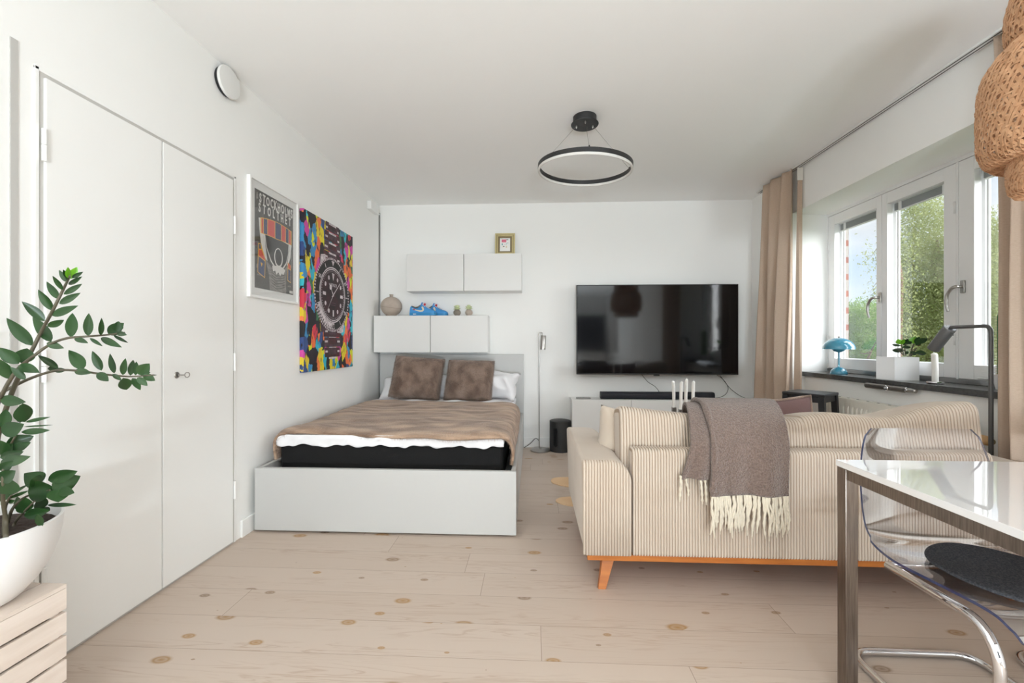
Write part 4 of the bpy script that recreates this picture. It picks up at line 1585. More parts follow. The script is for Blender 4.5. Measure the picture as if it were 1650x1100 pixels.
sa, sb = at(968, 636, Y=4.5).x, at(1149, 636, Y=4.5).x
t = thing('soundbar', 'long dark soundbar lying on the media bench', 'soundbar', ((sa + sb) / 2, 4.5, NZ1))
mb = MB()
loop = roundpoly([(4.455, NZ1 + 0.0005), (4.565, NZ1 + 0.0005), (4.565, NZ1 + 0.074), (4.455, NZ1 + 0.074)], 0.03, 5)
loft(mb, loop, sa, sb, lambda a, b, s: (s, a, b), endr=0.008, plain=10)
mb.build('body', M['soundbar'], t)
for x in (sa - 0.0015, sb - 0.0045):
    mb = MB()
    loft(mb, [p * 1.0 for p in loop], x, x + 0.006, lambda a, b, s: (s, a, b), endr=0.002, plain=2)
    mb.build('end_cap', M['soundbar'], t)

rx = at(941, 641, Z=NZ1 + 0.01)
t = thing('remote_control', 'flat grey remote control lying on the media bench', 'remote control', (0.53, 4.50, NZ1))
MB().box((0.455, 4.485, NZ1 + 0.0005), (0.605, 4.525, NZ1 + 0.014), 0.004).build('body', M['nickel'], t)
MB().box((0.47, 4.492, NZ1 + 0.0142), (0.54, 4.518, NZ1 + 0.016), 0.001).build('buttons', M['greymetal'], t)

# cables below the television
def cable(name, pts, label, r=0.0028, cat='cable'):
    o = MB().tube(smoothpath(pts, 6), r, 8).build(name, M['rubber'], at_=pts[0])
    return tag(o, label, cat, 'cables below the television')


def tvp(u, v, y=4.60):
    return at(u, v, Y=y)


cable('cable', [tvp(1033, 602), tvp(1044, 615), tvp(1056, 623), tvp(1064, 634), tvp(1067, 641)], 'thin cable from the middle of the television down behind the soundbar')
cable('cable', [tvp(1153, 602), tvp(1166, 612), tvp(1173, 624), tvp(1170, 634), tvp(1160, 640, 4.58), tvp(1150, 641, 4.56)], 'cable looping back from the television to the soundbar end')
cable('cable', [tvp(1158, 602), tvp(1168, 615), tvp(1177, 626), tvp(1190, 636), tvp(1200, 641)], 'cable running from the television towards the curtain')

# subwoofer: round dark cylinder with an upright slot
cx, cy = 0.292, 4.515
t = thing('subwoofer', 'dark grey cylindrical subwoofer on the floor beside the media bench', 'speaker', (cx, cy, 0))
mb = MB()
nn, RS, HS = 72, 0.112, 0.318
slot_a = R(-120)


def slotr(a, z):
    d = (a - slot_a + PI) % (2 * PI) - PI
    x = d * RS
    zc = max(0.085, min(0.225, z))
    dist = math.hypot(x, z - zc)
    return RS - 0.045 * max(0, min(1, (0.024 - dist) / 0.004))


def slotfn(u, v):
    a = 2 * PI * u
    z = 0.004 + v * (HS - 0.008)
    r = slotr(a, z)
    return Vector((cx + r * cos(a), cy + r * sin(a), z))


mb.grid(slotfn, 160, 80, cu=True)
mb.lathe([(0, HS), (RS - 0.006, HS), (RS, HS - 0.005)], c=(cx, cy, 0), n=72)
mb.lathe([(0, 0.0005), (RS - 0.004, 0.0005), (RS, 0.004)], c=(cx, cy, 0), n=72)
mb.build('body', M['blackm'], t, angle=50)

# slender floor lamp by the far wall
lx, ly = 0.083, 4.50
t = thing('floor_lamp', 'slender steel floor lamp between the bed and the subwoofer', 'floor lamp', (lx, ly, 0))
MB().lathe([(0, 0.0005), (0.104, 0.0005), (0.105, 0.012), (0.1, 0.016), (0.012, 0.018), (0.01, 0.03), (0, 0.03)], c=(lx, ly, 0), n=48).build('base', M['steel'], t)
pole = [(lx - 0.012, ly, 0.02), (lx - 0.012, ly, 1.225)]
MB().tube(fillet([(lx - 0.012, ly, 0.028), (lx - 0.016, ly, 1.235), (lx + 0.022, ly, 1.238), (lx + 0.022, ly, 1.20)], 0.015), 0.0058, 10).build('pole', M['steel'], t)
mt = Matrix.Translation((lx + 0.024, ly, 1.06)) @ Matrix.Rotation(R(3), 4, 'Y')
MB().lathe([(0, 0.148), (0.026, 0.148), (0.028, 0.144), (0.028, 0.0), (0.024, 0.0), (0.024, 0.12), (0, 0.125)], n=28, mtx=mt).build('lamp_shade', M['steel'], t)
pts = [(lx - 0.012, ly + 0.02, 0.10), (lx - 0.05, ly + 0.06, 0.115), (lx - 0.10, ly + 0.08, 0.06), (lx - 0.14, ly + 0.09, 0.028), (lx - 0.172, ly + 0.08, 0.012)]
MB().tube(smoothpath(pts, 6), 0.003, 8).build('cord', M['rubber'], t)

# ================================================================= CURTAINS
def curtain(ya0, ya1, yb0, yb1, xc, folds, label, seed, amp=0.05, amp_top=0.028, z0=0.012):
    """ya: y range at the top, yb: y range at the hem (first value is the near edge)"""
    t_ = thing('curtain', label, 'curtain', (xc, (yb0 + yb1) / 2, 0), 'beige curtains at the window')
    rr = random.Random(seed)
    ph = [rr.uniform(-0.5, 0.5) for _ in range(folds + 2)]

    def f(u, v):
        zt = ZC - 0.014
        z = zt + (z0 - zt) * v
        k = min(1, v * 1.3) ** 0.8
        y0 = ya0 + (yb0 - ya0) * k
        y1 = ya1 + (yb1 - ya1) * k
        w = u * folds
        i = int(w)
        s = sin(2 * PI * w + ph[i] * 0.4 * sin(PI * (w - i)))
        a = amp_top + (amp - amp_top) * min(1, v * 2.0)
        sharp = (abs(s) ** 0.8) * (1 if s > 0 else -1)
        x = xc + a * sharp * (0.8 + 0.35 * sin(3 * u + seed)) + 0.012 * sin(v * 5 + u * 7)
        y = y0 + (y1 - y0) * (u + 0.035 * sin(4 * PI * w) / folds) + 0.015 * sin(v * 3.5 + u * 9) * v
        return Vector((x, y, z))
    m_ = MB()
    m_.grid(f, folds * 22 + 1, 46)
    o = m_.build('drape', M['curtain'], t_, angle=180)
    so_ = o.modifiers.new('thickness', 'SOLIDIFY')
    so_.thickness = 0.004
    return t_, f


tl_, fl = curtain(3.80, 4.24, 3.86, 4.36, 2.225, 3, 'beige curtain hanging in the far corner beside the stool', 3, 0.066, 0.035)
MB().box((2.262, 3.775, ZC - 0.125), (2.312, 3.779, ZC - 0.016), 0.001).build('heading_tape', M['lining'], tl_)
MB().add([(2.270, 3.780, ZC - 0.11), (2.308, 3.780, ZC - 0.11), (2.312, 3.80, 0.02), (2.272, 3.86, 0.02), (2.270, 3.784, ZC - 0.11), (2.308, 3.784, ZC - 0.11), (2.312, 3.804, 0.02), (2.272, 3.864, 0.02)],
         [(0, 1, 2, 3), (4, 5, 6, 7), (0, 3, 7, 4), (1, 2, 6, 5), (0, 1, 5, 4), (3, 2, 6, 7)]).build('side_hem', M['curtain'], tl_)
curtain(2.215, 1.38, 2.180, 1.48, 2.262, 6, 'beige curtain hanging beside the woven pendant and the dining table', 8, 0.042, 0.032)

# ================================================================= SOFA
SY = 1.95
t = thing('sofa', 'beige corduroy sofa on an orange wooden plinth seen from behind', 'sofa', (1.2, 2.35, 0))
SXL, SXR = 0.224, 2.205
# back rest with upright cords
XA, XB_ = 0.447, 2.003
loop = roundpoly([(SY, 0.166), (SY + 0.10, 0.166), (SY + 0.088, 0.648), (SY + 0.004, 0.648)], [0.012, 0.012, 0.025, 0.03], 5)
loop = resample(loop, 0.06)
mb = MB()
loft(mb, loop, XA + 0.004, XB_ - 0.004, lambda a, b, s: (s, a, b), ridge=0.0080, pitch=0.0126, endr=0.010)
mb.build('backrest', [M['cord'], M['cordshade']], t, angle=180)


def arm(x_out, x_in, name):
    sg = 1 if x_in > x_out else -1
    w = abs(x_in - x_out)
    lp = roundpoly([(x_out + sg * 0.014, 0.166), (x_in, 0.166), (x_in, 0.592), (x_out, 0.592)], [0.012, 0.012, 0.106, 0.022], 9)
    lp = resample(lp, 0.05)
    m_ = MB()
    loft(m_, lp, SY + 0.006, 2.86, lambda a, b, s: (a, s, b - 0.02 * max(0, (s - 2.5) / 0.36) ** 2 * (1 if b > 0.4 else 0)), endr=0.03, plain=20)
    o = m_.build('armrest', M['velvet'], t, angle=60)
    # corded panel on the end facing the camera
    a, b = min(x_out, x_in) + 0.004, max(x_out, x_in) - 0.002
    k = max(1, round((b - a) / 0.0126))
    sub = 6
    m_ = MB()
    lpd = resample(lp, 0.004)

    def zr(x):
        zs = []
        for i in range(len(lpd)):
            p, q = lpd[i], lpd[(i + 1) % len(lpd)]
            if (p.x - x) * (q.x - x) <= 0 and abs(p.x - q.x) > 1e-9:
                zs.append(p.y + (q.y - p.y) * (x - p.x) / (q.x - p.x))
        return (min(zs), max(zs)) if len(zs) > 1 else (0.17, 0.5)
    vs, fs = [], []
    for i in range(k * sub + 1):
        x = a + (b - a) * i / (k * sub)
        lo, hi = zr(min(max(x, a + 0.013), b - 0.001))
        d = 0.0080 * abs(sin(PI * i / sub)) ** 0.5 - 0.0018
        e = 0.006
        vs += [(x, SY + 0.02, lo), (x, SY + 0.002 - d * 0.4, lo + 0.001), (x, SY - 0.002 - d, lo + e), (x, SY - 0.002 - d, hi - 0.012), (x, SY + 0.004 - d * 0.5, hi - 0.003), (x, SY + 0.02, hi + 0.001)]
    n_ = 6
    for i in range(k * sub):
        for j in range(n_ - 1):
            fs.append((i * n_ + j, (i + 1) * n_ + j, (i + 1) * n_ + j + 1, i * n_ + j + 1))
    m_.add(vs, fs)
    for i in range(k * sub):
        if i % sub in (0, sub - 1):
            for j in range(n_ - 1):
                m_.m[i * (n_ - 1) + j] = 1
    m_.build('corded_panel', [M['cord'], M['cordshade']], o, angle=180)


arm(SXL, XA, 'left')
arm(SXR, XB_, 'right')
mb = MB()
loft(mb, roundpoly([(2.06, 0.17), (2.84, 0.17), (2.84, 0.30), (2.06, 0.30)], 0.02, 4), XA + 0.001, XB_ - 0.001, lambda a, b, s: (s, a, b), endr=0.005, plain=6)
mb.build('seat_base', M['cord'], t, angle=60)
for a, b in ((XA + 0.004, 1.222), (1.228, XB_ - 0.004)):
    mb = MB()
    lp = resample(roundpoly([(2.05, 0.301), (2.86, 0.301), (2.86, 0.46), (2.05, 0.46)], [0.02, 0.03, 0.05, 0.02], 5), 0.08)
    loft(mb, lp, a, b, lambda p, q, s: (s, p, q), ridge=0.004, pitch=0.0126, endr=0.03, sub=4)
    mb.build('seat_cushion', [M['cord'], M['cordshade']], t, angle=180)
# back cushions


def backcush(a, b, z0, zt, yb_, th, topshift, name, lean_=0.05, bulge=0.0, seed=0):
    lp = roundpoly([(yb_, z0), (yb_ + th, z0), (yb_ + th + lean_, zt - 0.03), (yb_ + lean_ * 0.4, zt)], [0.04, 0.05, 0.07, 0.055], 6)
    lp = resample(lp, 0.035)
    m_ = MB()

    def wp(w):
        m = (w.x - a) / (b - a)
        h = (w.z - z0) / (zt - z0)
        w = w.copy()
        w.x += topshift * h * h
        w.z += bulge(m) * max(0, h) if bulge else 0
        w.y += 0.012 * noise.noise(Vector((w.x * 3, w.z * 4, seed))) - 0.02 * sin(PI * m) * (1 - abs(h - 0.4)) * (1 if w.y < yb_ + th / 2 else -1) * 0.6
        w.z += 0.006 * noise.noise(Vector((w.x * 5, w.y * 4, seed + 3)))
        return w
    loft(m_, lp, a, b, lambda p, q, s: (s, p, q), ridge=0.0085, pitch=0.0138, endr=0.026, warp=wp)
    return m_.build('back_cushion', [M['cord'], M['cordshade']], t, angle=180)


backcush(0.418, 1.285, 0.462, 0.822, 2.045, 0.17, 0.0, 'l', 0.05, lambda m: 0.006 - 0.085 * min(m, 0.62), 1)
backcush(1.275, 2.075, 0.462, 0.80, 2.05, 0.20, -0.015, 'r', 0.06, lambda m: 0.055 * max(0, m - 0.35) / 0.65 - 0.02 * (1 - m) + 0.014 * sin(m * 9), 5)
MB().box((SXL + 0.026, SY + 0.014, 0.137), (SXR - 0.026, 2.84, 0.1655), 0.003).build('plinth', M['oak'], t)


def sofaleg(x, y, dx, dy):
    m_ = MB()
    top, bot = 0.027, 0.017
    vs = []
    for (px, py, z, r) in ((x, y, 0.1365, top), (x + dx, y + dy, 0.0005, bot)):
        vs += [(px - r, py - r * 0.8, z), (px + r, py - r * 0.8, z), (px + r, py + r * 0.8, z), (px - r, py + r * 0.8, z)]
    m_.add(vs, [(0, 1, 2, 3), (7, 6, 5, 4), (0, 4, 5, 1), (1, 5, 6, 2), (2, 6, 7, 3), (3, 7, 4, 0)])
    m_.build('leg', M['oak'], t)


for x, y, dx, dy in ((0.352, 2.02, -0.034, -0.03), (2.07, 2.02, 0.034, -0.03), (0.352, 2.76, -0.034, 0.03), (2.07, 2.76, 0.034, 0.03)):
    sofaleg(x, y, dx, dy)

# scatter cushions on the sofa
o = lean(0.53, 2.36, 0.463, 0.38, 0.27, R(10), R(-11), R(20), 0.20, 'scatter_cushion', M['velvet'], 'plain beige cushion leaning inside the sofa arm', 'cushion', lump=0.004, seed=3, pinch=0.10)
mb = MB()
bc = Vector((1.33, 2.42, 0.615))
ay_, ax_ = Vector((0.0, 0.25, 0.97)).normalized(), Vector((1, 0, 0.10)).normalized()
an_ = ax_.cross(ay_)
t = thing('scatter_cushion', 'mauve brown piped cushion peeping over the sofa back beside the throw', 'cushion', (1.33, 2.42, 0.462))
pillow(mb, bc, ax_, ay_, an_, 0.44, 0.40, 0.13, pinch=0.05, lump=0.004)
weld(mb.build('cover', M['brownpillow'], t, angle=180))
ed = []
for i in range(40):
    q = i / 40 * 4
    s_, fr_ = int(q), q - int(q)
    a, b = [(-1 + 2 * fr_, -1), (1, -1 + 2 * fr_), (1 - 2 * fr_, 1), (-1, 1 - 2 * fr_)][s_]
    ed.append(bc + ax_ * (a * (1 - 0.05 * (1 - b * b)) * 0.222) + ay_ * (b * (1 - 0.05 * (1 - a * a)) * 0.202))
MB().tube(ed, 0.008, 8, closed=True).build('piping', M['fur'], t, angle=180)

# ================================================================= THROW
t = thing('throw', 'brown wool throw with cream fringe draped over the sofa back', 'throw blanket', (0.9, 2.0, 0.46))


def drape(xl, xr, path, seed, wav=0.008):
    P = smoothpath(path, 8)
    n = len(P)

    def f(u, v):
        i = v * (n - 1)
        k = min(int(i), n - 2)
        p = P[k].lerp(P[k + 1], i - k)
        x = (xl(v) + (xr(v) - xl(v)) * u)
        hang = max(0, (v - 0.45) / 0.55)
        yy = p.y - wav * (0.6 + hang) * (sin(u * 9 + seed) + 0.5 * sin(u * 17 + seed * 2)) * hang - 0.006 * noise.noise(Vector((x * 8, v * 5, seed)))
        zz = p.z + 0.006 * noise.noise(Vector((x * 7, v * 6, seed + 4))) + 0.01 * (u - 0.5) * (1 - hang) * 0
        return Vector((x, yy, zz))
    return f


zE = 0.455
path1 = [(0, 2.30, 0.62), (0, 2.285, 0.72), (0, 2.235, 0.815), (0, 2.15, 0.842), (0, 2.06, 0.83), (0, 1.985, 0.775), (0, 1.93, 0.69), (0, 1.912, 0.62), (0, 1.905, 0.55), (0, 1.905, 0.468)]
f1 = drape(lambda v: 0.825 - 0.06 * v, lambda v: 1.165 - 0.06 * v + 0.012 * sin(v * 6), path1, 1.0)
mb = MB()
mb.grid(f1, 56, 70)
th = mb.build('wool_cloth', M['throw'], t, angle=180)
so = th.modifiers.new('thickness', 'SOLIDIFY')
so.thickness = 0.014
so.offset = 1
path2 = [(0, 2.30, 0.62), (0, 2.28, 0.71), (0, 2.225, 0.795), (0, 2.15, 0.822), (0, 2.07, 0.805), (0, 2.0, 0.755), (0, 1.942, 0.68), (0, 1.928, 0.62), (0, 1.922, 0.57), (0, 1.92, 0.53)]
f2 = drape(lambda v: 0.80 - 0.15 * v, lambda v: 0.90 - 0.06 * v, path2, 4.0, 0.006)
mb = MB()
mb.grid(f2, 20, 70)
th2 = mb.build('folded_edge', M['throw'], t, angle=180)
so = th2.modifiers.new('thickness', 'SOLIDIFY')
so.thickness = 0.014
so.offset = 1
fur(th, 45000, 0.010, M['throw'], radius=0.0007, seed=7, comb=(0, 0, -0.004))
fur(th2, 12000, 0.010, M['throw'], radius=0.0007, seed=8, comb=(0, 0, -0.004))
# fold: a soft roll along the inner edge of the upper layer
mb = MB()
rp = [f1(0.02, 0.18 + 0.80 * i / 40) + Vector((0.004, -0.002, 0.003)) for i in range(41)]
mb.tube(rp, [0.014 + 0.003 * sin(i * 0.5) for i in range(41)], 10)
mb.build('rolled_fold', M['throw'], t, angle=180)


def fringe(f, n, u0, u1, ln, seed, name):
    rr = random.Random(seed)
    m_ = MB()
    for i in range(n):
        u = u0 + (u1 - u0) * (i + rr.uniform(-0.25, 0.25)) / (n - 1)
        u = max(0, min(1, u))
        p = f(u, 1.0) + Vector((0, -0.006, 0.014))
        L_ = ln * rr.uniform(0.82, 1.12)
        dx = rr.uniform(-0.010, 0.014)
        cur = rr.uniform(-0.006, 0.006)
        pts = [p, p + Vector((dx * 0.2 + cur, -0.006, -L_ * 0.3)), p + Vector((dx * 0.6 - cur, -0.002, -L_ * 0.65)), p + Vector((dx, 0.004, -L_))]
        r0 = rr.uniform(0.005, 0.0075)
        pp = smoothpath(pts, 5)
        rad = [r0 * (0.75 + 0.25 * sin(j * 1.9 + i)) * (1 if j < len(pp) - 2 else 0.5) for j in range(len(pp))]
        m_.tube(pp, rad, 7)
    return m_.build(name, M['fringe'], t, angle=180)


fringe(f1, 30, 0.02, 1.0, 0.165, 2, 'fringe')
fringe(f1, 22, 0.03, 0.99, 0.19, 5, 'fringe')
fringe(f2, 6, 0.0, 0.95, 0.125, 3, 'fringe')

# ================================================================= BEHIND THE SOFA
# hide rug
rng = random.Random(4)
hp = [at(888, 777, Z=0), at(896, 781, Z=0), at(920, 781, Z=0)]
out = [(0.21, 3.40), (0.155, 3.47), (0.165, 3.56), (0.24, 3.60), (0.50, 3.62), (0.9, 3.70), (1.3, 3.66), (1.7, 3.55), (1.9, 3.42), (1.72, 3.30), (1.8, 3.06), (1.86, 2.95), (1.6, 2.93), (1.2, 2.92), (0.8, 2.90), (0.42, 2.95), (0.24, 2.98), (0.165, 3.06), (0.22, 3.135), (0.38, 3.17), (0.42, 3.28)]
hl = smoothpath([(a, b, 0) for a, b in out] + [(out[0][0], out[0][1], 0)], 5)[:-1]
mb = MB().prism([(p.x, p.y) for p in hl], 0.0006, 0.006, lambda p, q, s: Vector((p, q, s)))
o = mb.build('hide_rug', M['hide'], at_=(1.0, 3.3, 0.0006))
tag(o, 'tan hide rug on the floor with two rounded lobes showing beside the sofa arm', 'rug')

# low round coffee table hidden behind the sofa, it carries the candle holder
kc = at(1101, 655, Y=3.25)
t = thing('coffee_table', 'low round coffee table behind the sofa carrying the candle holder', 'table', (1.2, 3.25, 0.0))
MB().lathe([(0, 0.355), (0.34, 0.355), (0.35, 0.365), (0.35, 0.375), (0.34, 0.38), (0, 0.38)], c=(1.2, 3.25, 0), n=56).build('tabletop', M['oak'], t)
for i in range(3):
    a = R(90 + 120 * i)
    MB().tube([(1.2 + 0.22 * cos(a), 3.25 + 0.22 * sin(a), 0.3545), (1.2 + 0.29 * cos(a), 3.25 + 0.29 * sin(a), 0.0095)], [0.018, 0.012], 12).build('leg', M['oak'], t)

# candle holder: steel square frame with four cups
kx, ky, kz = kc.x, 3.25, 0.3805
t = thing('candle_holder', 'square steel candle holder behind the sofa with four white candles', 'candle holder', (kx, ky, kz))
ca = R(-33.5)
cr = 0.068
cups = []
for i in range(4):
    a = ca + PI / 2 * i
    cups.append(Vector((kx + cr * cos(a), ky + cr * sin(a), kz)))
mb = MB()
for i in range(4):
    p = cups[i]
    q = cups[(i + 1) % 4]
    mb.tube([p, p + Z_ * 0.215], 0.0042, 4)
    mb.tube([p + Z_ * 0.006, q + Z_ * 0.006], 0.0042, 4)
    mb.tube([p + Z_ * 0.213, q + Z_ * 0.213], 0.0042, 4)
mb.build('frame', M['steel'], t)
for i, p in enumerate(cups):
    MB().box((p.x - 0.0145, p.y - 0.0145, kz + 0.2175), (p.x + 0.0145, p.y + 0.0145, kz + 0.262), 0.001).build('cup', M['steel'], t)
cl_ = ['leftmost of the four white candles in the steel holder', 'rearmost of the four white candles in the steel holder', 'rightmost of the four white candles in the steel holder', 'nearest of the four white candles in the steel holder']


def candle(p, h, label, bend, r=0.0115, group='white candles in the steel holder'):
    t_ = thing('candle', label, 'candle', p, group)
    pts = [(0, 0, 0), (bend * 0.1, 0, h * 0.5), (bend * 0.3, 0, h * 0.85), (bend * 0.5, 0, h * 0.95), (bend * 0.6, 0, h)]
    pp = smoothpath(pts, 5)
    rad = [r if j < len(pp) - 8 else r * (1 - 0.8 * ((j - (len(pp) - 8)) / 7.0) ** 2) for j in range(len(pp))]
    MB().tube(pp, rad, 14).build('wax', M['wax'], t_, local=True)
    e = pp[-1]
    MB().tube([e - Z_ * 0.002, e + Vector((-0.002, 0, 0.006)), e + Vector((0.004, 0, 0.009))], 0.0012, 5).build('wick', M['lace'], t_, local=True)
    return t_


order = sorted(range(4), key=lambda i: cups[i].x)
names = {}
near = min(range(4), key=lambda i: cups[i].y)
far = max(range(4), key=lambda i: cups[i].y)
for i in range(4):
    if i == near:
        lb = cl_[3]
    elif i == far:
        lb = cl_[1]
    elif cups[i].x < kx:
        lb = cl_[0]
    else:
        lb = cl_[2]
    candle(cups[i] + Z_ * 0.2625, (0.206, 0.214, 0.20, 0.203)[i], lb, (0.01, 0.014, -0.012, 0.012)[i])

# black stool
sc_ = Vector((2.12, 3.38, 0))
t = thing('bar_stool', 'black wooden bar stool under the end of the window sill', 'stool', (sc_.x, sc_.y, 0))
SH = 0.755
rot = R(38)
Rm = Matrix.Translation(sc_) @ Matrix.Rotation(rot, 4, 'Z')
MB().box((-0.14, -0.14, SH - 0.022), (0.14, 0.14, SH), 0.006, mtx=Rm, seg=3).build('seat', M['black'], t)
MB().box((-0.125, -0.128, SH - 0.065), (0.125, -0.110, SH - 0.0225), 0.002, mtx=Rm).box((-0.125, 0.110, SH - 0.065), (0.125, 0.128, SH - 0.0225), 0.002, mtx=Rm).box((-0.128, -0.11, SH - 0.065), (-0.110, 0.11, SH - 0.0225), 0.002, mtx=Rm).box((0.110, -0.11, SH - 0.065), (0.128, 0.11, SH - 0.0225), 0.002, mtx=Rm).build('apron', M['black'], t)
for sx in (-1, 1):
    for sy in (-1, 1):
        a, b = Vector((sx * 0.118, sy * 0.118, SH - 0.0228)), Vector((sx * 0.15, sy * 0.15, 0.0005))
        vs = []
        for c_, r in ((a, 0.019), (b, 0.016)):
            vs += [Rm @ (c_ + Vector((dx * r, dy * r, 0))) for dx, dy in ((-1, -1), (1, -1), (1, 1), (-1, 1))]
        MB().add(vs, [(0, 1, 2, 3), (7, 6, 5, 4), (0, 4, 5, 1), (1, 5, 6, 2), (2, 6, 7, 3), (3, 7, 4, 0)]).build('leg', M['black'], t)
for (a, b, z) in (((-0.14, -0.13), (0.14, -0.13), 0.24), ((-0.14, 0.13), (0.14, 0.13), 0.24), ((-0.13, -0.14), (-0.13, 0.14), 0.32), ((0.13, -0.14), (0.13, 0.14), 0.32)):
    MB().tube([Rm @ Vector((a[0], a[1], z)), Rm @ Vector((b[0], b[1], z))], 0.011, 8).build('stretcher', M['black'], t)

# radiator under the sill
t = thing('radiator', 'cream panel radiator below the window sill behind the sofa', 'radiator', (2.40, 2.95, 0.12))
RX0, RX1, RY0, RY1, RZ0, RZ1 = 2.345, 2.425, 2.47, 3.60, 0.13, 0.712
mb = MB()
nfl = 26
vs, prof = [], []
for i in range(nfl):
    y = RY0 + (RY1 - RY0) * i / nfl
    d = (RY1 - RY0) / nfl
    prof += [(y, 0), (y + d * 0.25, 0), (y + d * 0.4, 0.009), (y + d * 0.85, 0.009)]
prof.append((RY1, 0))


def radpt(i, j):
    y, dx = prof[i]
    z, k = [(RZ0, 0), (RZ0 + 0.05, 0), (RZ0 + 0.07, 1), (RZ1 - 0.075, 1), (RZ1 - 0.055, 0), (RZ1 - 0.012, 0), (RZ1, -0.8)][j]
    return Vector((RX0 + 0.01 - (dx if k == 1 else 0) - (0 if k >= 0 else 0) + (0.01 if k < 0 else 0), y, z))


np_ = len(prof)
mb.add([radpt(i, j) for i in range(np_) for j in range(7)], [(i * 7 + j, i * 7 + j + 1, (i + 1) * 7 + j + 1, (i + 1) * 7 + j) for i in range(np_ - 1) for j in range(6)])
mb.build('front_panel', M['radiator'], t, angle=30, fixn=False)
mb = MB().box((RX0 + 0.0105, RY0, RZ0), (RX1, RY1, RZ1 - 0.001), 0.006)
mb.build('body', M['radiator'], t)
mb = MB()
for i in range(12):
    y = RY0 + 0.05 + (RY1 - RY0 - 0.1) * i / 11
    mb.box((RX0 + 0.040, y - 0.006, RZ1 - 0.0012), (RX0 + 0.052, y + 0.006, RZ1 + 0.0004))
mb.build('vent_slots', M['greymetal'], t)
for y in (RY0 + 0.12, RY1 - 0.12):
    MB().box((RX1 - 0.001, y - 0.02, 0.3), (2.4395, y + 0.02, 0.6)).build('wall_bracket', M['radiator'], t)
mb = MB().tube(smoothpath([(2.385, RY0 - 0.001, 0.66), (2.37, RY0 - 0.035, 0.672), (2.345, RY0 - 0.06, 0.66), (2.335, RY0 - 0.075, 0.632)], 6), 0.012, 12)
mb.tube([(2.335, RY0 - 0.065, 0.63), (2.335, RY0 - 0.095, 0.625)], 0.018, 12).tube([(2.335, RY0 - 0.08, 0.64), (2.335, RY0 - 0.08, 0.55)], 0.011, 12)
mb.build('valve', M['brass'], t, angle=60)
tp = Vector((2.335, RY0 - 0.097, 0.624))
mt = Matrix.Translation(tp) @ Matrix.Rotation(R(90), 4, 'X')
kb = MB()


def knobfn(u, v):
    a = 2 * PI * u
    z = 0.078 * v
    r = 0.016 + 0.010 * min(1, v * 4) - 0.004 * v
    r *= 1 + (0.05 * (1 if sin(a * 14) > 0 else 0) if 0.2 < v < 0.85 else 0)
    if v > 0.93:
        r *= 0.8
    return mt @ Vector((r * cos(a), r * sin(a), z))


kb.grid(knobfn, 84, 16, cu=True)
kb.lathe([(0, 0.078), (0.0175, 0.078)], n=24, mtx=mt)
kb.build('thermostat_knob', M['valvewood'], t)
MB().lathe([(0.012, 0.078), (0.013, 0.086), (0, 0.087)], n=20, mtx=mt).build('knob_cap', M['brass'], t)

# tube lamp under the sill
a, b = at(1397, 617, X=2.405), at(1462, 632, X=2.405)
b.z = a.z = (a.z + b.z) / 2
t = thing('tube_wall_lamp', 'slim dark metal tube lamp on the wall just under the window sill', 'wall lamp', (2.44, (a.y + b.y) / 2, a.z))
MB().tube([a, b], 0.020, 20).build('tube', M['darkmetal'], t)
MB().tube([b + Vector((0, -0.002, 0)), b + Vector((0, -0.012, 0))], 0.021, 20).build('collar', M['chrome'], t)
MB().tube([b + Vector((0, -0.0125, 0)), b + Vector((0, -0.06, 0)), b + Vector((0, -0.066, 0))], [0.016, 0.014, 0.008], 16).build('end_cap', M['steel'], t)
kp = at(1428, 622, X=2.38)
MB().lathe([(0, 0), (0.015, 0), (0.017, 0.006), (0.014, 0.010), (0, 0.011)], n=24, mtx=Matrix.Translation((2.384, kp.y, a.z)) @ Matrix.Rotation(R(-90), 4, 'Y')).build('knob', M['chrome'], t)
MB().box((2.415, (a.y + b.y) / 2 - 0.03, a.z - 0.012), (2.4395, (a.y + b.y) / 2 + 0.03, a.z + 0.012), 0.002).build('wall_bracket', M['darkmetal'], t)

# ================================================================= ON THE SILL
SZ = 0.873
lp = at(1351.5, 597, X=2.53)
t = thing('table_lamp', 'blue mushroom-shaped enamel lamp on the window sill', 'table lamp', (2.53, lp.y, SZ))
c = (2.53, lp.y, SZ)
MB().lathe([(0, 0.0005), (0.060, 0.0005), (0.061, 0.004), (0.055, 0.026), (0.04, 0.045), (0.02, 0.055), (0.008, 0.058), (0, 0.058)], c=c, n=48).build('base', M['bluelamp'], t, angle=60)
MB().tube([Vector(c) + Z_ * 0.0585, Vector(c) + Z_ * 0.185], 0.0075, 16).build('stem', M['bluelamp'], t)
MB().lathe([(0, 0.178), (0.012, 0.178), (0.035, 0.187), (0.052, 0.205), (0.056, 0.225), (0.052, 0.245), (0.0, 0.25)], c=c, n=48).build('lower_shade', M['bluelamp'], t, angle=60)
ups = [(0.112 * cos(R(a)), 0.207 + 0.092 * sin(R(a))) for a in range(0, 86, 6)]
prof = [(0.114, 0.204)] + ups + [(0.006, 0.2995), (0.0, 0.2995)]
prof2 = prof + [(0.0, 0.2965)] + [(max(0.0, r - 0.003), z - 0.003) for r, z in ups[::-1]] + [(0.110, 0.204)]
MB().lathe(prof2 + [(0.114, 0.204)], c=c, n=56).build('upper_shade', M['bluelamp'], t, angle=60)
MB().lathe([(0, 0.2995), (0.007, 0.2995), (0.008, 0.306), (0.005, 0.311), (0, 0.312)], c=c, n=20).build('finial', M['darkmetal'], t)

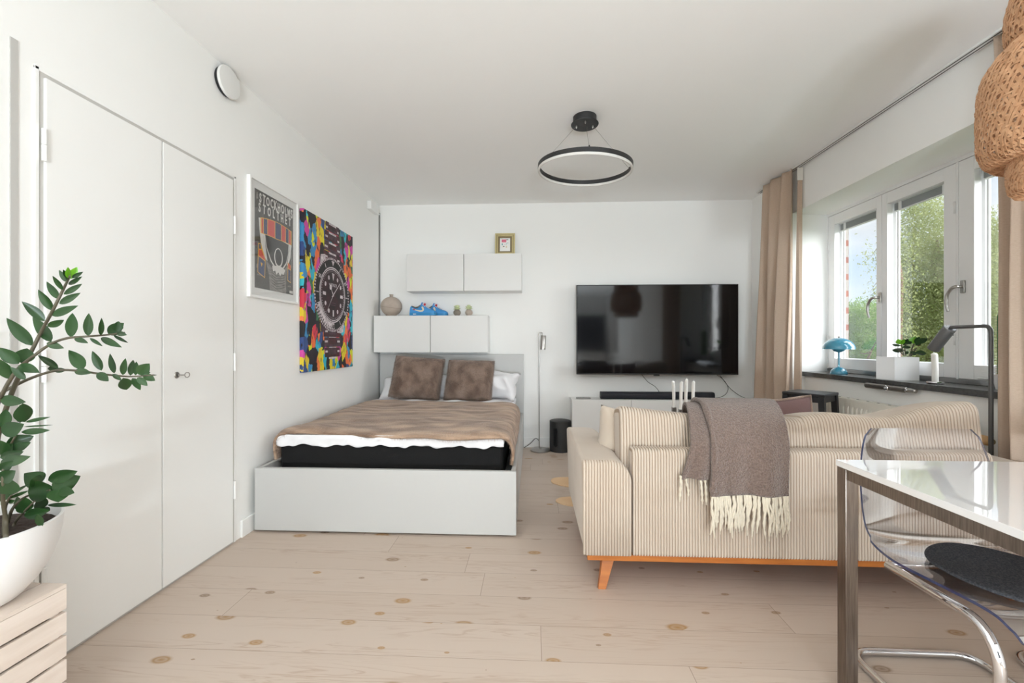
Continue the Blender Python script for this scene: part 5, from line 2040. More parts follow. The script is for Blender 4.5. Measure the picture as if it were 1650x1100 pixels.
# hexagonal planter with succulent leaves
pl = at(1450, 590, X=2.53)
t = thing('hexagonal_planter', 'white hexagonal planter with round-leaved green plants on the window sill', 'plant pot', (2.545, pl.y, SZ))
pc = Vector((2.515, pl.y + 0.02, SZ))
RH = 0.118
hexp = []
for k in range(6):
    hexp.append(((-0.066, -0.076), (0.115, -0.10), (0.12, -0.02), (0.066, 0.085), (-0.05, 0.13), (-0.107, 0.067))[k])
hexp = [(x * 0.80, y * 0.80) for x, y in hexp]
hexi = [(x * 0.93, y * 0.93) for x, y in hexp]
mb = MB()
vs = []
for (pp, z) in ((hexp, 0.0005), (hexp, 0.158), (hexi, 0.158), (hexi, 0.02)):
    vs += [pc + Vector((x, y, z)) for x, y in pp]
fs = [tuple(range(6))[::-1]]
for l_ in range(3):
    for i in range(6):
        j = (i + 1) % 6
        fs.append((l_ * 6 + i, l_ * 6 + j, l_ * 6 + 6 + j, l_ * 6 + 6 + i))
fs.append(tuple(range(18, 24)))
mb.add(vs, fs)
mb.build('pot', M['ceramic'], t)
MB().prism([(x * 0.985, y * 0.985) for x, y in hexi], 0.025, 0.14, lambda p, q, s: pc + Vector((p, q, s))).build('soil', M['soil'], t)


def leafmesh(mb_, base, tip, wdir, w, cup=0.15, n=9, m=7, droop=0.0, shape=0.9, mi=0, thick=0.0):
    """pointed leaf surface from base to tip"""
    base, tip = Vector(base), Vector(tip)
    ax = tip - base
    L_ = ax.length
    d = ax.normalized()
    wd = (wdir - d * wdir.dot(d)).normalized()
    nn = d.cross(wd)

    def f(u, v):
        s = 2 * v - 1
        hw = w / 2 * (sin(PI * min(1, u ** shape)) ** 0.85 if 0 < u < 1 else 0.0)
        p = base + d * (L_ * u) + nn * (droop * L_ * (u - u * u) * -1)
        return p + wd * (hw * s) + nn * (cup * hw * (abs(s) ** 1.4))
    mb_.grid(f, n, m, mi=mi)


# plants in the planter: short stems and fleshy oval leaves
def planter_leaf(mb_, u0, v0, u1, v1, w, x=2.545, mi=0):
    b, tip_ = at(u0, v0, X=x), at(u1, v1, X=x)
    view = (tip_ - Vector(CAM)).normalized()
    wd = view.cross((tip_ - b).normalized())
    wd = (wd + view * 0.35).normalized()
    leafmesh(mb_, b, tip_, wd, w * 1.3, cup=0.2, shape=1.0, mi=mi)


st_ = MB()
lf_ = MB()
def pxy(x, y):
    return 1410 + x / 10.0, 530 + y / 10.0
for (a, b, c_, d, w, mi) in ((430, 245, 365, 160, 0.034, 1), (430, 250, 470, 165, 0.018, 1), (455, 260, 535, 160, 0.026, 0), (420, 270, 265, 245, 0.014, 0), (480, 345, 265, 335, 0.026, 0), (430, 295, 575, 290, 0.018, 0),
                            (500, 240, 590, 200, 0.020, 0), (625, 240, 640, 120, 0.042, 1), (640, 240, 845, 150, 0.030, 0), (650, 240, 715, 125, 0.024, 0), (650, 262, 740, 215, 0.018, 0), (640, 380, 830, 390, 0.026, 0),
                            (560, 385, 670, 395, 0.024, 0), (640, 400, 575, 375, 0.02, 0), (540, 360, 480, 400, 0.016, 0)):
    u0, v0 = pxy(a, b)
    u1, v1 = pxy(c_, d)
    planter_leaf(lf_, u0, v0, u1, v1, w, 2.545 + random.uniform(-0.02, 0.02), mi)
lf_.build('leaf_cluster', [M['leaf'], M['newleaf']], t, angle=180, fixn=False)
for pts in (((560, 430), (590, 330), (630, 235)), ((470, 430), (445, 330), (430, 250)), ((500, 430), (480, 300), (500, 240)), ((580, 430), (650, 330), (655, 345)), ((470, 425), (380, 345))):
    st_.tube(smoothpath([at(*pxy(*p), X=2.545) for p in pts], 4), 0.004, 7)
st_.build('stems', M['stem'], t)

# candle in a low glass holder on the sill
cq = at(1507, 608, X=2.505)
t = thing('candle_dish', 'low clear glass candle dish on the window sill', 'candle holder', (2.505, cq.y, SZ))
c = (2.505, cq.y, SZ)
MB().lathe([(0, 0.0005), (0.034, 0.0005), (0.040, 0.003), (0.043, 0.008), (0.041, 0.014), (0.02, 0.012), (0.018, 0.008), (0, 0.008)], c=c, n=12).build('dish', M['chrome'], t, angle=20)
candle((2.505, cq.y, SZ + 0.0085), 0.185, 'single white candle on the window sill beside the reading lamp', 0.012 * -1, 0.0165, None)

# cactus almost hidden behind the near curtain
kq = at(1616, 590, X=2.57)
t = thing('column_cactus', 'tall green column cactus at the edge of the near curtain', 'cactus', (2.57, kq.y - 0.02, SZ))
kc2 = Vector((2.57, kq.y - 0.025, SZ))
MB().lathe([(0, 0.0005), (0.045, 0.0005), (0.06, 0.085), (0.056, 0.085), (0.052, 0.075), (0, 0.075)], c=kc2, n=32).build('pot', M['ceramic'], t)
mb = MB()


def cact(u, v):
    a = 2 * PI * u
    r = 0.040 * (0.84 + 0.16 * abs(cos(a * 5)))
    z = 0.076 + 0.37 * v
    if v > 0.85:
        r *= math.sqrt(max(0.0, 1 - ((v - 0.85) / 0.15) ** 2))
    return kc2 + Vector((r * cos(a), r * sin(a), z))


mb.grid(cact, 60, 30, cu=True)
mb.build('column', M['cactus'], t, angle=180)
mb = MB()
for k in range(10):
    for j in range(22):
        a = 2 * PI * (k / 10.0)
        r = 0.0395
        p = kc2 + Vector((r * cos(a), r * sin(a), 0.085 + 0.0145 * j))
        for dz in (-0.5, 0.3):
            q = p + Vector((0.009 * cos(a + dz), 0.009 * sin(a + dz), 0.004 * dz))
            mb.tube([p, q], [0.0011, 0.0003], 4, caps=False)
mb.build('spines', M['spine'], t)

# reading lamp by the window
gx_, gy_ = 2.300, 2.263
t = thing('reading_lamp', 'grey metal reading lamp with a tilted tube shade beside the near curtain', 'floor lamp', (gx_, gy_, 0))
MB().lathe([(0, 0.0005), (0.088, 0.0005), (0.09, 0.012), (0.085, 0.016), (0, 0.018)], c=(gx_ - 0.0, gy_, 0), n=40).build('base', M['greymetal'], t)
MB().tube(fillet([(gx_, gy_, 0.018), (gx_, gy_, 1.213), (gx_, gy_ + 0.205, 1.213)], 0.035, 8), 0.0095, 14).build('pole', M['greymetal'], t)
sa_ = at(1531, 528, X=gx_)
sb_ = at(1504, 562, X=gx_)
ax_ = (sb_ - sa_)
MB().tube([Vector((gx_, gy_ + 0.2055, 1.213)), sa_ + ax_ * 0.05], 0.007, 10).build('joint', M['greymetal'], t)
d = ax_.normalized()
q = d.to_track_quat('Z', 'Y').to_matrix().to_4x4()
Ls = ax_.length
MB().lathe([(0, 0), (0.026, 0), (0.029, 0.004), (0.029, Ls), (0.026, Ls), (0.026, 0.02), (0, 0.015)], n=36, mtx=Matrix.Translation(sa_) @ q).build('lamp_shade', M['greymetal'], t)
side = d.cross(Vector((-1, 0, 0))).normalized()
MB().tube([sa_ + d * 0.02 - side * 0.028, sa_ + d * 0.02 - side * 0.04], 0.004, 8).build('switch', M['greymetal'], t)

# ================================================================= CRATE AND POTTED PLANT
QX0, QX1, QY0, QY1, QZ = -1.660, -1.348, 0.718, 1.178, 0.430
t = thing('wooden_crate', 'whitewashed slatted wooden crate carrying the potted plant', 'crate', ((QX0 + QX1) / 2, (QY0 + QY1) / 2, 0))
pitch, sh_ = 0.0685, 0.060
for i in range(6):
    zt = QZ - 0.0125 - i * pitch
    MB().box((QX1 - 0.010, QY0, zt - sh_), (QX1, QY1, zt), 0.001).build('slat', M['whitewash'], t)
    MB().box((QX0, QY0, zt - sh_), (QX0 + 0.010, QY1, zt), 0.001).build('slat', M['whitewash'], t)
    MB().box((QX0 + 0.0105, QY1 - 0.012, zt - sh_), (QX1 - 0.0105, QY1 - 0.0005, zt), 0.001).build('slat', M['whitewash'], t)
    MB().box((QX0 + 0.0105, QY0 + 0.0005, zt - sh_), (QX1 - 0.0105, QY0 + 0.012, zt), 0.001).build('slat', M['whitewash'], t)
for x in (QX0 + 0.0105, QX1 - 0.0335):
    for y in (QY0 + 0.0125, QY1 - 0.0355):
        MB().box((x, y, 0.0005), (x + 0.023, y + 0.023, QZ - 0.013)).build('corner_post', M['whitewash'], t)
for (a, b) in ((QX0, QX0 + 0.072), (QX0 + 0.08, QX0 + 0.152), (QX0 + 0.160, QX0 + 0.232), (QX0 + 0.240, QX1)):
    MB().box((a, QY0, QZ - 0.012), (b, QY1, QZ), 0.001).build('top_slat', M['whitewash'], t)
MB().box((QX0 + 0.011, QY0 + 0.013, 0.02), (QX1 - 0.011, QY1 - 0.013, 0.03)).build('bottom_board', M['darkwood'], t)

PC = Vector((-1.497, 1.05, QZ))
t = thing('potted_plant', 'dark green glossy-leaved plant in a white bowl pot on the crate', 'potted plant', PC)
prof = [(0, 0.0005), (0.095, 0.0005), (0.112, 0.010), (0.142, 0.045), (0.165, 0.085), (0.180, 0.13), (0.188, 0.175), (0.190, 0.208), (0.184, 0.210), (0.181, 0.20), (0.176, 0.15), (0.15, 0.10), (0, 0.09)]
MB().lathe(prof, c=PC, n=64).build('pot', M['ceramic'], t, angle=50)
mb = MB()
mb.lathe([(0, 0.190), (0.08, 0.192), (0.14, 0.186), (0.1775, 0.182), (0.17, 0.15), (0, 0.12)], c=PC, n=40)
mb.build('soil', M['soil'], t)


def c1(x, y):
    return x / 3.667, 400 + y / 3.667


def c2(x, y):
    return x / 3.236, 560 + y / 3.236


rl = random.Random(12)


def frond(name, conv, path, leaves, depth, r0, r1, leafm=None, extra=()):
    """one arching stem with its leaves"""
    pts = []
    n = len(path)
    for i, p in enumerate(path):
        u, v = conv(*p)
        pts.append(at(u, v, Y=depth + 0.03 * sin(i * 1.7)))
    pp = smoothpath(pts, 5)
    rad = [r0 + (r1 - r0) * i / (len(pp) - 1) for i in range(len(pp))]
    so_ = MB().tube(pp, rad, 10).build(name, M['stem'], t, angle=180)
    lm = MB()
    for L_ in leaves:
        a, b, w = L_[0], L_[1], L_[2]
        mi = L_[3] if len(L_) > 3 else 0
        u0, v0 = conv(*a)
        u1, v1 = conv(*b)
        pb = min(pp, key=lambda q: (q - at(u0, v0, Y=q.y)).length)
        yb = pb.y
        k = rl.uniform(-0.035, 0.035)
        base, tip = at(u0, v0, Y=yb), at(u1, v1, Y=yb + k)
        view = (tip - Vector(CAM)).normalized()
        wd = view.cross((tip - base).normalized()).normalized()
        if wd.z < 0:
            wd = -wd
        wd = (wd + view * rl.uniform(-0.45, 0.45)).normalized()
        sc = 3.667 if conv is c1 else 3.236
        ww = w / sc * (tip - Vector(CAM)).length * 0.80 / FPX * (0.78 if conv is c1 else 1.02)
        leafmesh(lm, base, tip, wd, ww, cup=0.22, n=11, m=7, droop=rl.uniform(-0.10, 0.10), shape=0.82, mi=mi)
    lm.build('leaves', [M['leaf'], M['newleaf']], so_, angle=180, fixn=False)
    return so_


D0 = 1.06
frond('stem', c1, [(-40, 1500), (-20, 1150), (60, 880), (130, 720), (190, 600), (245, 490), (310, 370), (370, 250), (405, 180), (412, 165)],
      [((190, 575), (38, 410), 66), ((265, 430), (128, 313), 60), ((310, 368), (225, 243), 48), ((345, 300), (275, 195), 40), ((372, 248), (310, 162), 28), ((392, 198), (348, 127), 28), ((400, 180), (373, 125), 22),
       ((308, 398), (463, 338), 52), ((350, 328), (477, 262), 44), ((375, 272), (486, 209), 36), ((405, 215), (486, 165), 28), ((425, 175), (492, 138), 26), ((280, 462), (379, 422), 46), ((302, 552), (192, 400), 60),
       ((408, 182), (457, 110), 42, 1), ((404, 178), (402, 110), 30, 1)], D0, 0.0062, 0.0022)
frond('stem', c1, [(-60, 1500), (-30, 1000), (20, 850), (100, 720), (200, 635), (300, 565), (400, 530), (520, 520), (640, 510), (735, 497)],
      [((420, 527), (428, 381), 60), ((520, 518), (525, 382), 52), ((596, 514), (600, 410), 32), ((640, 508), (733, 440), 78), ((690, 500), (751, 512), 36), ((690, 490), (700, 430), 60), ((440, 530), (522, 560), 36), ((530, 530), (607, 578), 24),
       ((595, 528), (721, 585), 48), ((670, 514), (758, 558), 24), ((275, 560), (380, 590), 46), ((130, 680), (160, 590), 90), ((108, 690), (235, 735), 62), ((112, 682), (-10, 585), 72), ((70, 775), (-40, 640), 66), ((150, 775), (60, 700), 40)], D0 - 0.03, 0.0052, 0.0018)
frond('stem', c1, [(-70, 1500), (-40, 1000), (0, 870), (80, 815), (200, 760), (330, 722), (450, 722), (600, 742), (740, 756), (820, 755), (905, 748)],
      [((345, 705), (222, 630), 40), ((280, 712), (345, 705), 40), ((320, 722), (395, 718), 34), ((495, 712), (405, 600), 74), ((600, 722), (545, 605), 48), ((675, 738), (650, 620), 38), ((725, 748), (742, 648), 42), ((770, 752), (787, 658), 42), ((800, 750), (806, 668), 36), ((818, 745), (884, 680), 84),
       ((440, 722), (542, 738), 50), ((575, 735), (642, 785), 56), ((665, 742), (718, 780), 30), ((728, 765), (748, 836), 76), ((782, 765), (830, 838), 46), ((812, 762), (872, 812), 46), ((845, 745), (917, 782), 50), ((840, 745), (890, 732), 24), ((880, 750), (928, 748), 10)], D0 + 0.02, 0.0050, 0.0016)
frond('stem', c2, [(60, 985), (40, 930), (60, 850), (100, 800), (150, 770), (230, 748), (260, 742)],
      [((215, 705), (125, 655), 68), ((250, 692), (405, 643), 58), ((272, 738), (421, 668), 76), ((305, 745), (389, 757), 42), ((145, 755), (292, 735), 90), ((302, 738), (305, 806), 72), ((215, 700), (160, 690), 50), ((245, 820), (400, 818), 18), ((210, 845), (215, 772), 44), ((125, 878), (259, 845), 46), ((125, 862), (132, 780), 50), ((205, 845), (262, 848), 30)], D0 + 0.05, 0.0046, 0.0016)
frond('stem', c2, [(30, 990), (30, 900), (15, 780), (20, 640), (40, 540), (80, 460)],
      [((0, 270), (136, 283), 46), ((130, 388), (118, 290), 60), ((105, 392), (104, 298), 30), ((132, 388), (264, 361), 16), ((120, 412), (278, 402), 7), ((110, 440), (262, 430), 28), ((10, 445), (126, 398), 66), ((30, 512), (177, 460), 56), ((60, 535), (162, 493), 40), ((-10, 545), (66, 500), 56), ((0, 605), (160, 566), 46), ((0, 575), (124, 540), 40),
       ((0, 695), (82, 640), 56), ((40, 765), (42, 680), 70), ((0, 560), (-10, 480), 60), ((20, 420), (30, 320), 40), ((0, 640), (70, 590), 40), ((-10, 760), (20, 690), 40)], D0 - 0.05, 0.0055, 0.002)
frond('stem', c2, [(20, 980), (25, 850), (45, 790), (60, 770)], [((45, 770), (152, 710), 14), ((45, 786), (152, 744), 14), ((40, 805), (78, 795), 18), ((20, 800), (-20, 720), 50)], D0 + 0.0, 0.0042, 0.002)
frond('stem', c2, [(50, 990), (80, 910), (130, 850), (180, 800)], [((195, 868), (218, 938), 24), ((110, 850), (90, 775), 30)], D0 + 0.03, 0.0042, 0.0018)
for k, (dx, dy) in enumerate(((-0.08, -0.05), (-0.02, -0.1), (-0.1, 0.05))):
    pp = smoothpath([PC + Vector((dx, dy, 0.16)), PC + Vector((dx * 1.6, dy * 1.5, 0.42)), PC + Vector((dx * 2.0 - 0.0, dy * 2.4, 0.62 + 0.06 * k))], 8)
    for q in pp:
        q.x = max(q.x, -1.655)
    so_ = MB().tube(pp, [0.008 - 0.005 * i / len(pp) for i in range(len(pp))], 9).build('stem', M['stem'], t, angle=180)
    lm = MB()
    for i in range(4, len(pp) - 1):
        for sg in (-1, 1):
            dd = (pp[i + 1] - pp[i]).normalized()
            sd = dd.cross(X_).normalized() * sg
            b = pp[i]
            leafmesh(lm, b, b + (sd * 0.8 + dd * 0.5).normalized() * 0.065, X_ + Z_ * 0.2, 0.026, cup=0.2, shape=0.82)
    lm.build('leaves', [M['leaf'], M['newleaf']], so_, angle=180, fixn=False)

# ================================================================= DINING TABLE AND CHAIRS
AX0, AX1, AY0, AY1, AZ = 0.978, 2.13, 0.42, 1.432, 0.75
t = thing('dining_table', 'glossy white dining table on a square chrome frame', 'dining table', ((AX0 + AX1) / 2, (AY0 + AY1) / 2, 0))
MB().box((AX0, AY0, AZ - 0.019), (AX1, AY1, AZ), 0.0015).build('tabletop', M['table'], t)
LG = 0.038
for x in (AX0 + 0.003, AX1 - 0.003 - LG):
    for y in (AY0 + 0.003, AY1 - 0.003 - LG):
        MB().box((x, y, 0.0005), (x + LG, y + LG, AZ - 0.0195), 0.002).build('leg', [M['brushed'], M['chrome']], t)
        for p in t.children[-1].data.polygons:
            if abs(p.normal.y) > 0.9:
                p.material_index = 1
for y in (AY0 + 0.005, AY1 - 0.005 - LG):
    MB().box((AX0 + 0.003 + LG + 0.0003, y, AZ - 0.0195 - 0.034), (AX1 - 0.003 - LG - 0.0003, y + LG - 0.004, AZ - 0.0195), 0.002).build('rail', M['brushed'], t)
for x in (AX0 + 0.005, AX1 - 0.005 - LG):
    MB().box((x, AY0 + 0.003 + LG + 0.0003, AZ - 0.0195 - 0.034), (x + LG - 0.004, AY1 - 0.003 - LG - 0.0003, AZ - 0.0195), 0.002).build('rail', M['brushed'], t)

# clear acrylic cantilever chairs; local frame: origin on the floor, front towards -Y
CP = smoothpath([(0, -0.262, 0.405), (0, -0.252, 0.432), (0, -0.215, 0.446), (0, -0.09, 0.438), (0, 0.045, 0.428), (0, 0.135, 0.440), (0, 0.192, 0.476), (0, 0.222, 0.545), (0, 0.238, 0.65), (0, 0.262, 0.822)], 6)
CW = [0.20, 0.225, 0.236, 0.238, 0.236, 0.232, 0.228, 0.224, 0.221, 0.196]


def shell(off):
    n = len(CP)

    def f(u, v):
        i = v * (n - 1)
        k = min(int(i), n - 2)
        p = CP[k].lerp(CP[k + 1], i - k)
        tg = (CP[k + 1] - CP[k]).normalized()
        nn = Vector((0, -tg.z, tg.y))
        wi = v * 9
        a = min(int(wi), 8)
        hw = CW[a] + (CW[a + 1] - CW[a]) * (wi - a)
        if v > 0.93:
            e = (v - 0.93) / 0.07
            hw -= 0.03 * (1 - math.sqrt(max(0, 1 - e * e)))
        if v < 0.05:
            e = (0.05 - v) / 0.05
            hw -= 0.04 * (1 - math.sqrt(max(0, 1 - e * e)))
        s = 2 * u - 1
        lift = 0.018 * abs(s) ** 3 + (0.012 * (abs(s) ** 2) if v > 0.6 else 0)
        return p + Vector((s * hw, 0, 0)) + nn * (lift + off)
    return f


def make_chair(label, loc, rz):
    t_ = thing('acrylic_chair', label, 'chair', loc, 'clear acrylic chairs at the table')
    f0, f1_ = shell(0.0), shell(0.008)
    m_ = MB()
    m_.grid(f0, 30, 64)
    m_.grid(f1_, 30, 64)
    sh_ = m_.build('seat_shell', M['acryl'], t_, local=True, angle=180)
    # rim between the two skins, tinted where one looks along the sheet
    m_ = MB()
    rim = [(0, j / 63) for j in range(64)] + [(i / 29, 1) for i in range(1, 30)] + [(1, 1 - j / 63) for j in range(1, 64)] + [(1 - i / 29, 0) for i in range(1, 29)]
    k = len(rim)
    vs = [f0(*p) for p in rim] + [f1_(*p) for p in rim]
    m_.add(vs, [(i, (i + 1) % k, k + (i + 1) % k, k + i) for i in range(k)])
    m_.build('rim', M['acryledge'], sh_, local=True, angle=180)
    # chrome cantilever tube
    xw = 0.212
    path = [(-xw, 0.10, 0.412), (-xw, -0.19, 0.418), (-xw, -0.235, 0.34), (-xw, -0.20, 0.013), (-xw, 0.272, 0.013), (xw, 0.272, 0.013), (xw, -0.20, 0.013), (xw, -0.235, 0.34), (xw, -0.19, 0.418), (xw, 0.10, 0.412)]
    MB().tube(fillet(path, 0.075, 8), 0.0125, 14).build('frame', M['chrome'], t_, local=True, angle=180)
    MB().tube([(-xw, 0.10, 0.412), (0, 0.11, 0.413), (xw, 0.10, 0.412)], 0.009, 10).build('cross_tube', M['chrome'], t_, local=True, angle=180)
    for x in (-xw, xw):
        for y in (0.07, -0.14):
            MB().lathe([(0, 0.4485), (0.017, 0.4485), (0.017, 0.4515), (0.010, 0.4525), (0, 0.4525)], c=(x * 0.93, y, -0.004 if y > 0 else 0.0), n=24).build('screw_cap', M['acryl'], t_, local=True)
    t_.rotation_euler.z = rz
    return t_


ch1 = make_chair('clear acrylic chair with a round grey felt pad on its seat', (1.355, 1.335, 0), R(0))
ch2 = copy_tree(ch1)
relabel(ch2, 'clear acrylic chair beside the near curtain, only its edge showing', (1.90, 1.335, 0), R(-5))

mb = MB()


def padfn(u, v):
    a = 2 * PI * u
    prof = [(0, 0.010), (0.165, 0.010), (0.176, 0.008), (0.178, 0.004), (0.176, 0.0005), (0.165, 0.0), (0, 0.0)]
    i = v * 6
    k = min(int(i), 5)
    r = prof[k][0] + (prof[k + 1][0] - prof[k][0]) * (i - k)
    z = prof[k][1] + (prof[k + 1][1] - prof[k][1]) * (i - k)
    x, y = r * cos(a) * 1.0, r * sin(a) * 1.03
    return Vector((x, y, z + 0.012 * max(0, (y - 0.06) / 0.12) ** 2 + 0.006 * (abs(x) / 0.17) ** 3))


mb.grid(padfn, 72, 13, cu=True)
o = mb.build('seat_pad', M['felt'], at_=(0, 0, 0), angle=180)
o.location = (1.372, 1.295, 0.4545)
o.rotation_euler.x = R(-1.5)
tag(o, 'round charcoal felt pad lying on the clear chair', 'seat pad')

# ================================================================= WOVEN PENDANT
HX, HY = 1.66, 1.30
t = thing('woven_pendant', 'woven bamboo pendant lamp of stacked lobes hanging over the table', 'pendant lamp', (HX, HY, ZC))


def tier(name, prof, seed, nst):
    P = smoothpath([(r, 0, z) for r, z in prof], 6)
    # arc length
    ln = [0]
    for a, b in zip(P, P[1:]):
        ln.append(ln[-1] + (b - a).length)
    tot = ln[-1]

    def S(s, a, off=0.0):
        d = max(0, min(1, s)) * tot
        k = 0
        while k < len(ln) - 2 and ln[k + 1] < d:
            k += 1
        q = P[k].lerp(P[k + 1], (d - ln[k]) / max(1e-9, ln[k + 1] - ln[k]))
        tg = (P[k + 1] - P[k]).normalized()
        nr = Vector((tg.z, 0, -tg.x))
        r, z = q.x + nr.x * off, q.z + nr.z * off
        return Vector((HX + r * cos(a), HY + r * sin(a), z))
    m_ = MB()
    rr = random.Random(seed)
    tw = 0.85
    for fam in (-1, 1):
        for i in range(nst):
            a0 = 2 * PI * i / nst + rr.uniform(-0.02, 0.02)
            k = 30
            w = 0.0042 * rr.uniform(0.8, 1.2)
            L_, R_ = [], []
            for j in range(k + 1):
                s = j / k
                a = a0 + fam * tw * s
                off = 0.0013 * sin(j * PI * 0.5 + i * PI * 0.5) + 0.0006 * fam
                c_ = S(s, a, off)
                rad = max(0.03, math.hypot(c_.x - HX, c_.y - HY))
                e = S(min(1, s + 0.01), a + fam * tw * 0.01, off) - S(max(0, s - 0.01), a - fam * tw * 0.01, off)
                nv_ = Vector((c_.x - HX, c_.y - HY, 0)).normalized()
                sd = e.normalized().cross(nv_).normalized() if e.length > 1e-9 else Z_
                L_.append(c_ + sd * w)
                R_.append(c_ - sd * w)
            vs = []
            for a, b in zip(L_, R_):
                vs += [a, b]
            m_.add(vs, [(2 * j, 2 * j + 1, 2 * j + 3, 2 * j + 2) for j in range(k)])
    nring = max(6, int(tot / 0.0155))
    for i in range(nring + 1):
        s = (i + 0.0) / nring
        w = 0.0027 / tot
        k = 72
        vs = []
        for j in range(k):
            a = 2 * PI * j / k
            off = 0.0022 * (1 if (j + i) % 2 else -1)
            vs += [S(s - w, a, off), S(s + w, a, off)]
        m_.add(vs, [(2 * j, 2 * j + 1, 2 * ((j + 1) % k) + 1, 2 * ((j + 1) % k)) for j in range(k)])
    m_.flat = set(range(len(m_.f)))
    o_ = m_.build(name, M['rattan'], t, angle=180, fixn=False)
    s_ = o_.modifiers.new('thickness', 'SOLIDIFY')
    s_.thickness = 0.0012
    for s, r in ((0.0, 0.004), (1.0, 0.004)):
        MB().tube([S(s, 2 * PI * j / 60) for j in range(60)], r, 6, closed=True).build('rim_hoop', M['rattan'], o_, angle=180)


tier('lower_tier', [(0.17, 1.592), (0.198, 1.60), (0.206, 1.64), (0.205, 1.70), (0.19, 1.755)], 1, 70)
tier('middle_tier', [(0.195, 1.69), (0.245, 1.695), (0.268, 1.735), (0.272, 1.80), (0.271, 1.90), (0.262, 1.965), (0.235, 2.015), (0.20, 2.05)], 2, 86)
tier('upper_tier', [(0.195, 2.045), (0.208, 2.07), (0.211, 2.12), (0.205, 2.18), (0.18, 2.25), (0.12, 2.31), (0.04, 2.335)], 3, 70)
MB().tube([(HX, HY, 2.33), (HX, HY, ZC - 0.03)], 0.003, 8).build('cord', M['rubber'], t)
MB().lathe([(0, ZC - 0.0005), (0.05, ZC - 0.0005), (0.048, ZC - 0.03), (0, ZC - 0.032)], c=(HX, HY, 0), n=32).build('ceiling_cup', M['white'], t)
MB().lathe([(0, 2.31), (0.02, 2.31), (0.022, 2.25), (0.0, 2.25)], c=(HX, HY, 0), n=20).build('socket', M['white'], t)
MB().lathe([(0, 2.2495), (0.014, 2.2495), (0.035, 2.20), (0.04, 2.17), (0.03, 2.14), (0, 2.13)], c=(HX, HY, 0), n=24).build('bulb', M['diffuser'], t)

# ================================================================= BEHIND THE CAMERA: kitchen run seen only as a reflection
def kunit(x0, x1, z0, z1, yb, d, label, m, n):
    t_ = thing('kitchen_cabinet', label, 'kitchen cabinet', ((x0 + x1) / 2, yb, z0), 'kitchen cabinets')
    MB().box((x0, yb + 0.0005, z0), (x1, yb + d - 0.02, z1), 0.001).build('carcass', m, t_)
    for i in range(n):
        a = x0 + (x1 - x0) * i / n
        MB().box((a + 0.002, yb + d - 0.0195, z0 + 0.002), (a + (x1 - x0) / n - 0.002, yb + d, z1 - 0.002), 0.001).build('door', m, t_)


kunit(0.3, 2.25, 0.9155, 2.0, YF, 0.36, 'dark wall cabinets of the kitchen run', M['kitchen'], 4)
kunit(0.3, 2.25, 0.0005, 0.88, YF, 0.6, 'white base cabinets of the kitchen run', M['white'], 4)
kt = MB().box((0.28, YF + 0.0005, 0.8805), (2.27, YF + 0.63, 0.915), 0.002).build('worktop', M['stone'], at_=(0.5, YF + 0.3, 0.88))
tag(kt, 'dark worktop along the kitchen run', 'worktop')

# ================================================================= OUTSIDE
mb = MB().box((3.2, -60, -6.2), (90, 90, -6.0))
struct('ground_outside', mb, M['lawn'])


def foliage(name, label, blobs, nleaf, size, m, trunk=None, seed=1, droop=0.0, clus=26, group='trees outside the window', branches=()):
    """blobs: (centre, (rx, ry, rz)); leaves sit in clumps scattered through the blobs"""
    rr = random.Random(seed)
    c0 = Vector(blobs[0][0])
    t_ = thing(name, label, 'tree', (c0.x, c0.y, -6.0), group)
    vs, fs = [], []
    vol = [b[1][0] * b[1][1] * b[1][2] for b in blobs]
    tv = sum(v ** 0.66 for v in vol)
    for (c, r3), v in zip(blobs, vol):
        n = int(nleaf * v ** 0.66 / tv / clus)
        for _ in range(n):
            while True:
                p = Vector((rr.uniform(-1, 1), rr.uniform(-1, 1), rr.uniform(-1, 1)))
                if 0.35 < p.length < 1:
                    break
            cc = Vector((c[0] + p.x * r3[0], c[1] + p.y * r3[1], c[2] + p.z * r3[2]))
            cr = size * rr.uniform(2.5, 6.0)
            for _ in range(clus):
                q = cc + Vector((rr.gauss(0, cr), rr.gauss(0, cr), rr.gauss(0, cr * (0.8 + droop)) - droop * cr))
                d = Vector((rr.gauss(0, 1), rr.gauss(0, 1), rr.gauss(0, 1) - droop)).normalized()
                e = d.cross(Vector((rr.gauss(0, 1), rr.gauss(0, 1), rr.gauss(0, 1)))).normalized()
                s = size * rr.uniform(0.6, 1.3)
                o_ = len(vs)
                vs += [q - d * s, q + e * s * 0.42, q + d * s, q - e * s * 0.42]
                fs.append((o_, o_ + 1, o_ + 2, o_ + 3))
    m_ = MB()
    m_.v, m_.f, m_.m = vs, fs, [0] * len(fs)
    m_.build('crown', m, t_, angle=180, fixn=False)
    if trunk:
        m2 = MB()
        m2.tube(smoothpath(trunk[0], 5), trunk[1], 10)
        for br in branches:
            pts = smoothpath(br[0], 5)
            m2.tube(pts, [br[1] * (1 - 0.8 * i / (len(pts) - 1)) for i in range(len(pts))], 7)
        m2.build('trunk', M['bark'], t_, angle=180)
    return t_


def ray(u, v, X):
    return at(u, v, X=X)


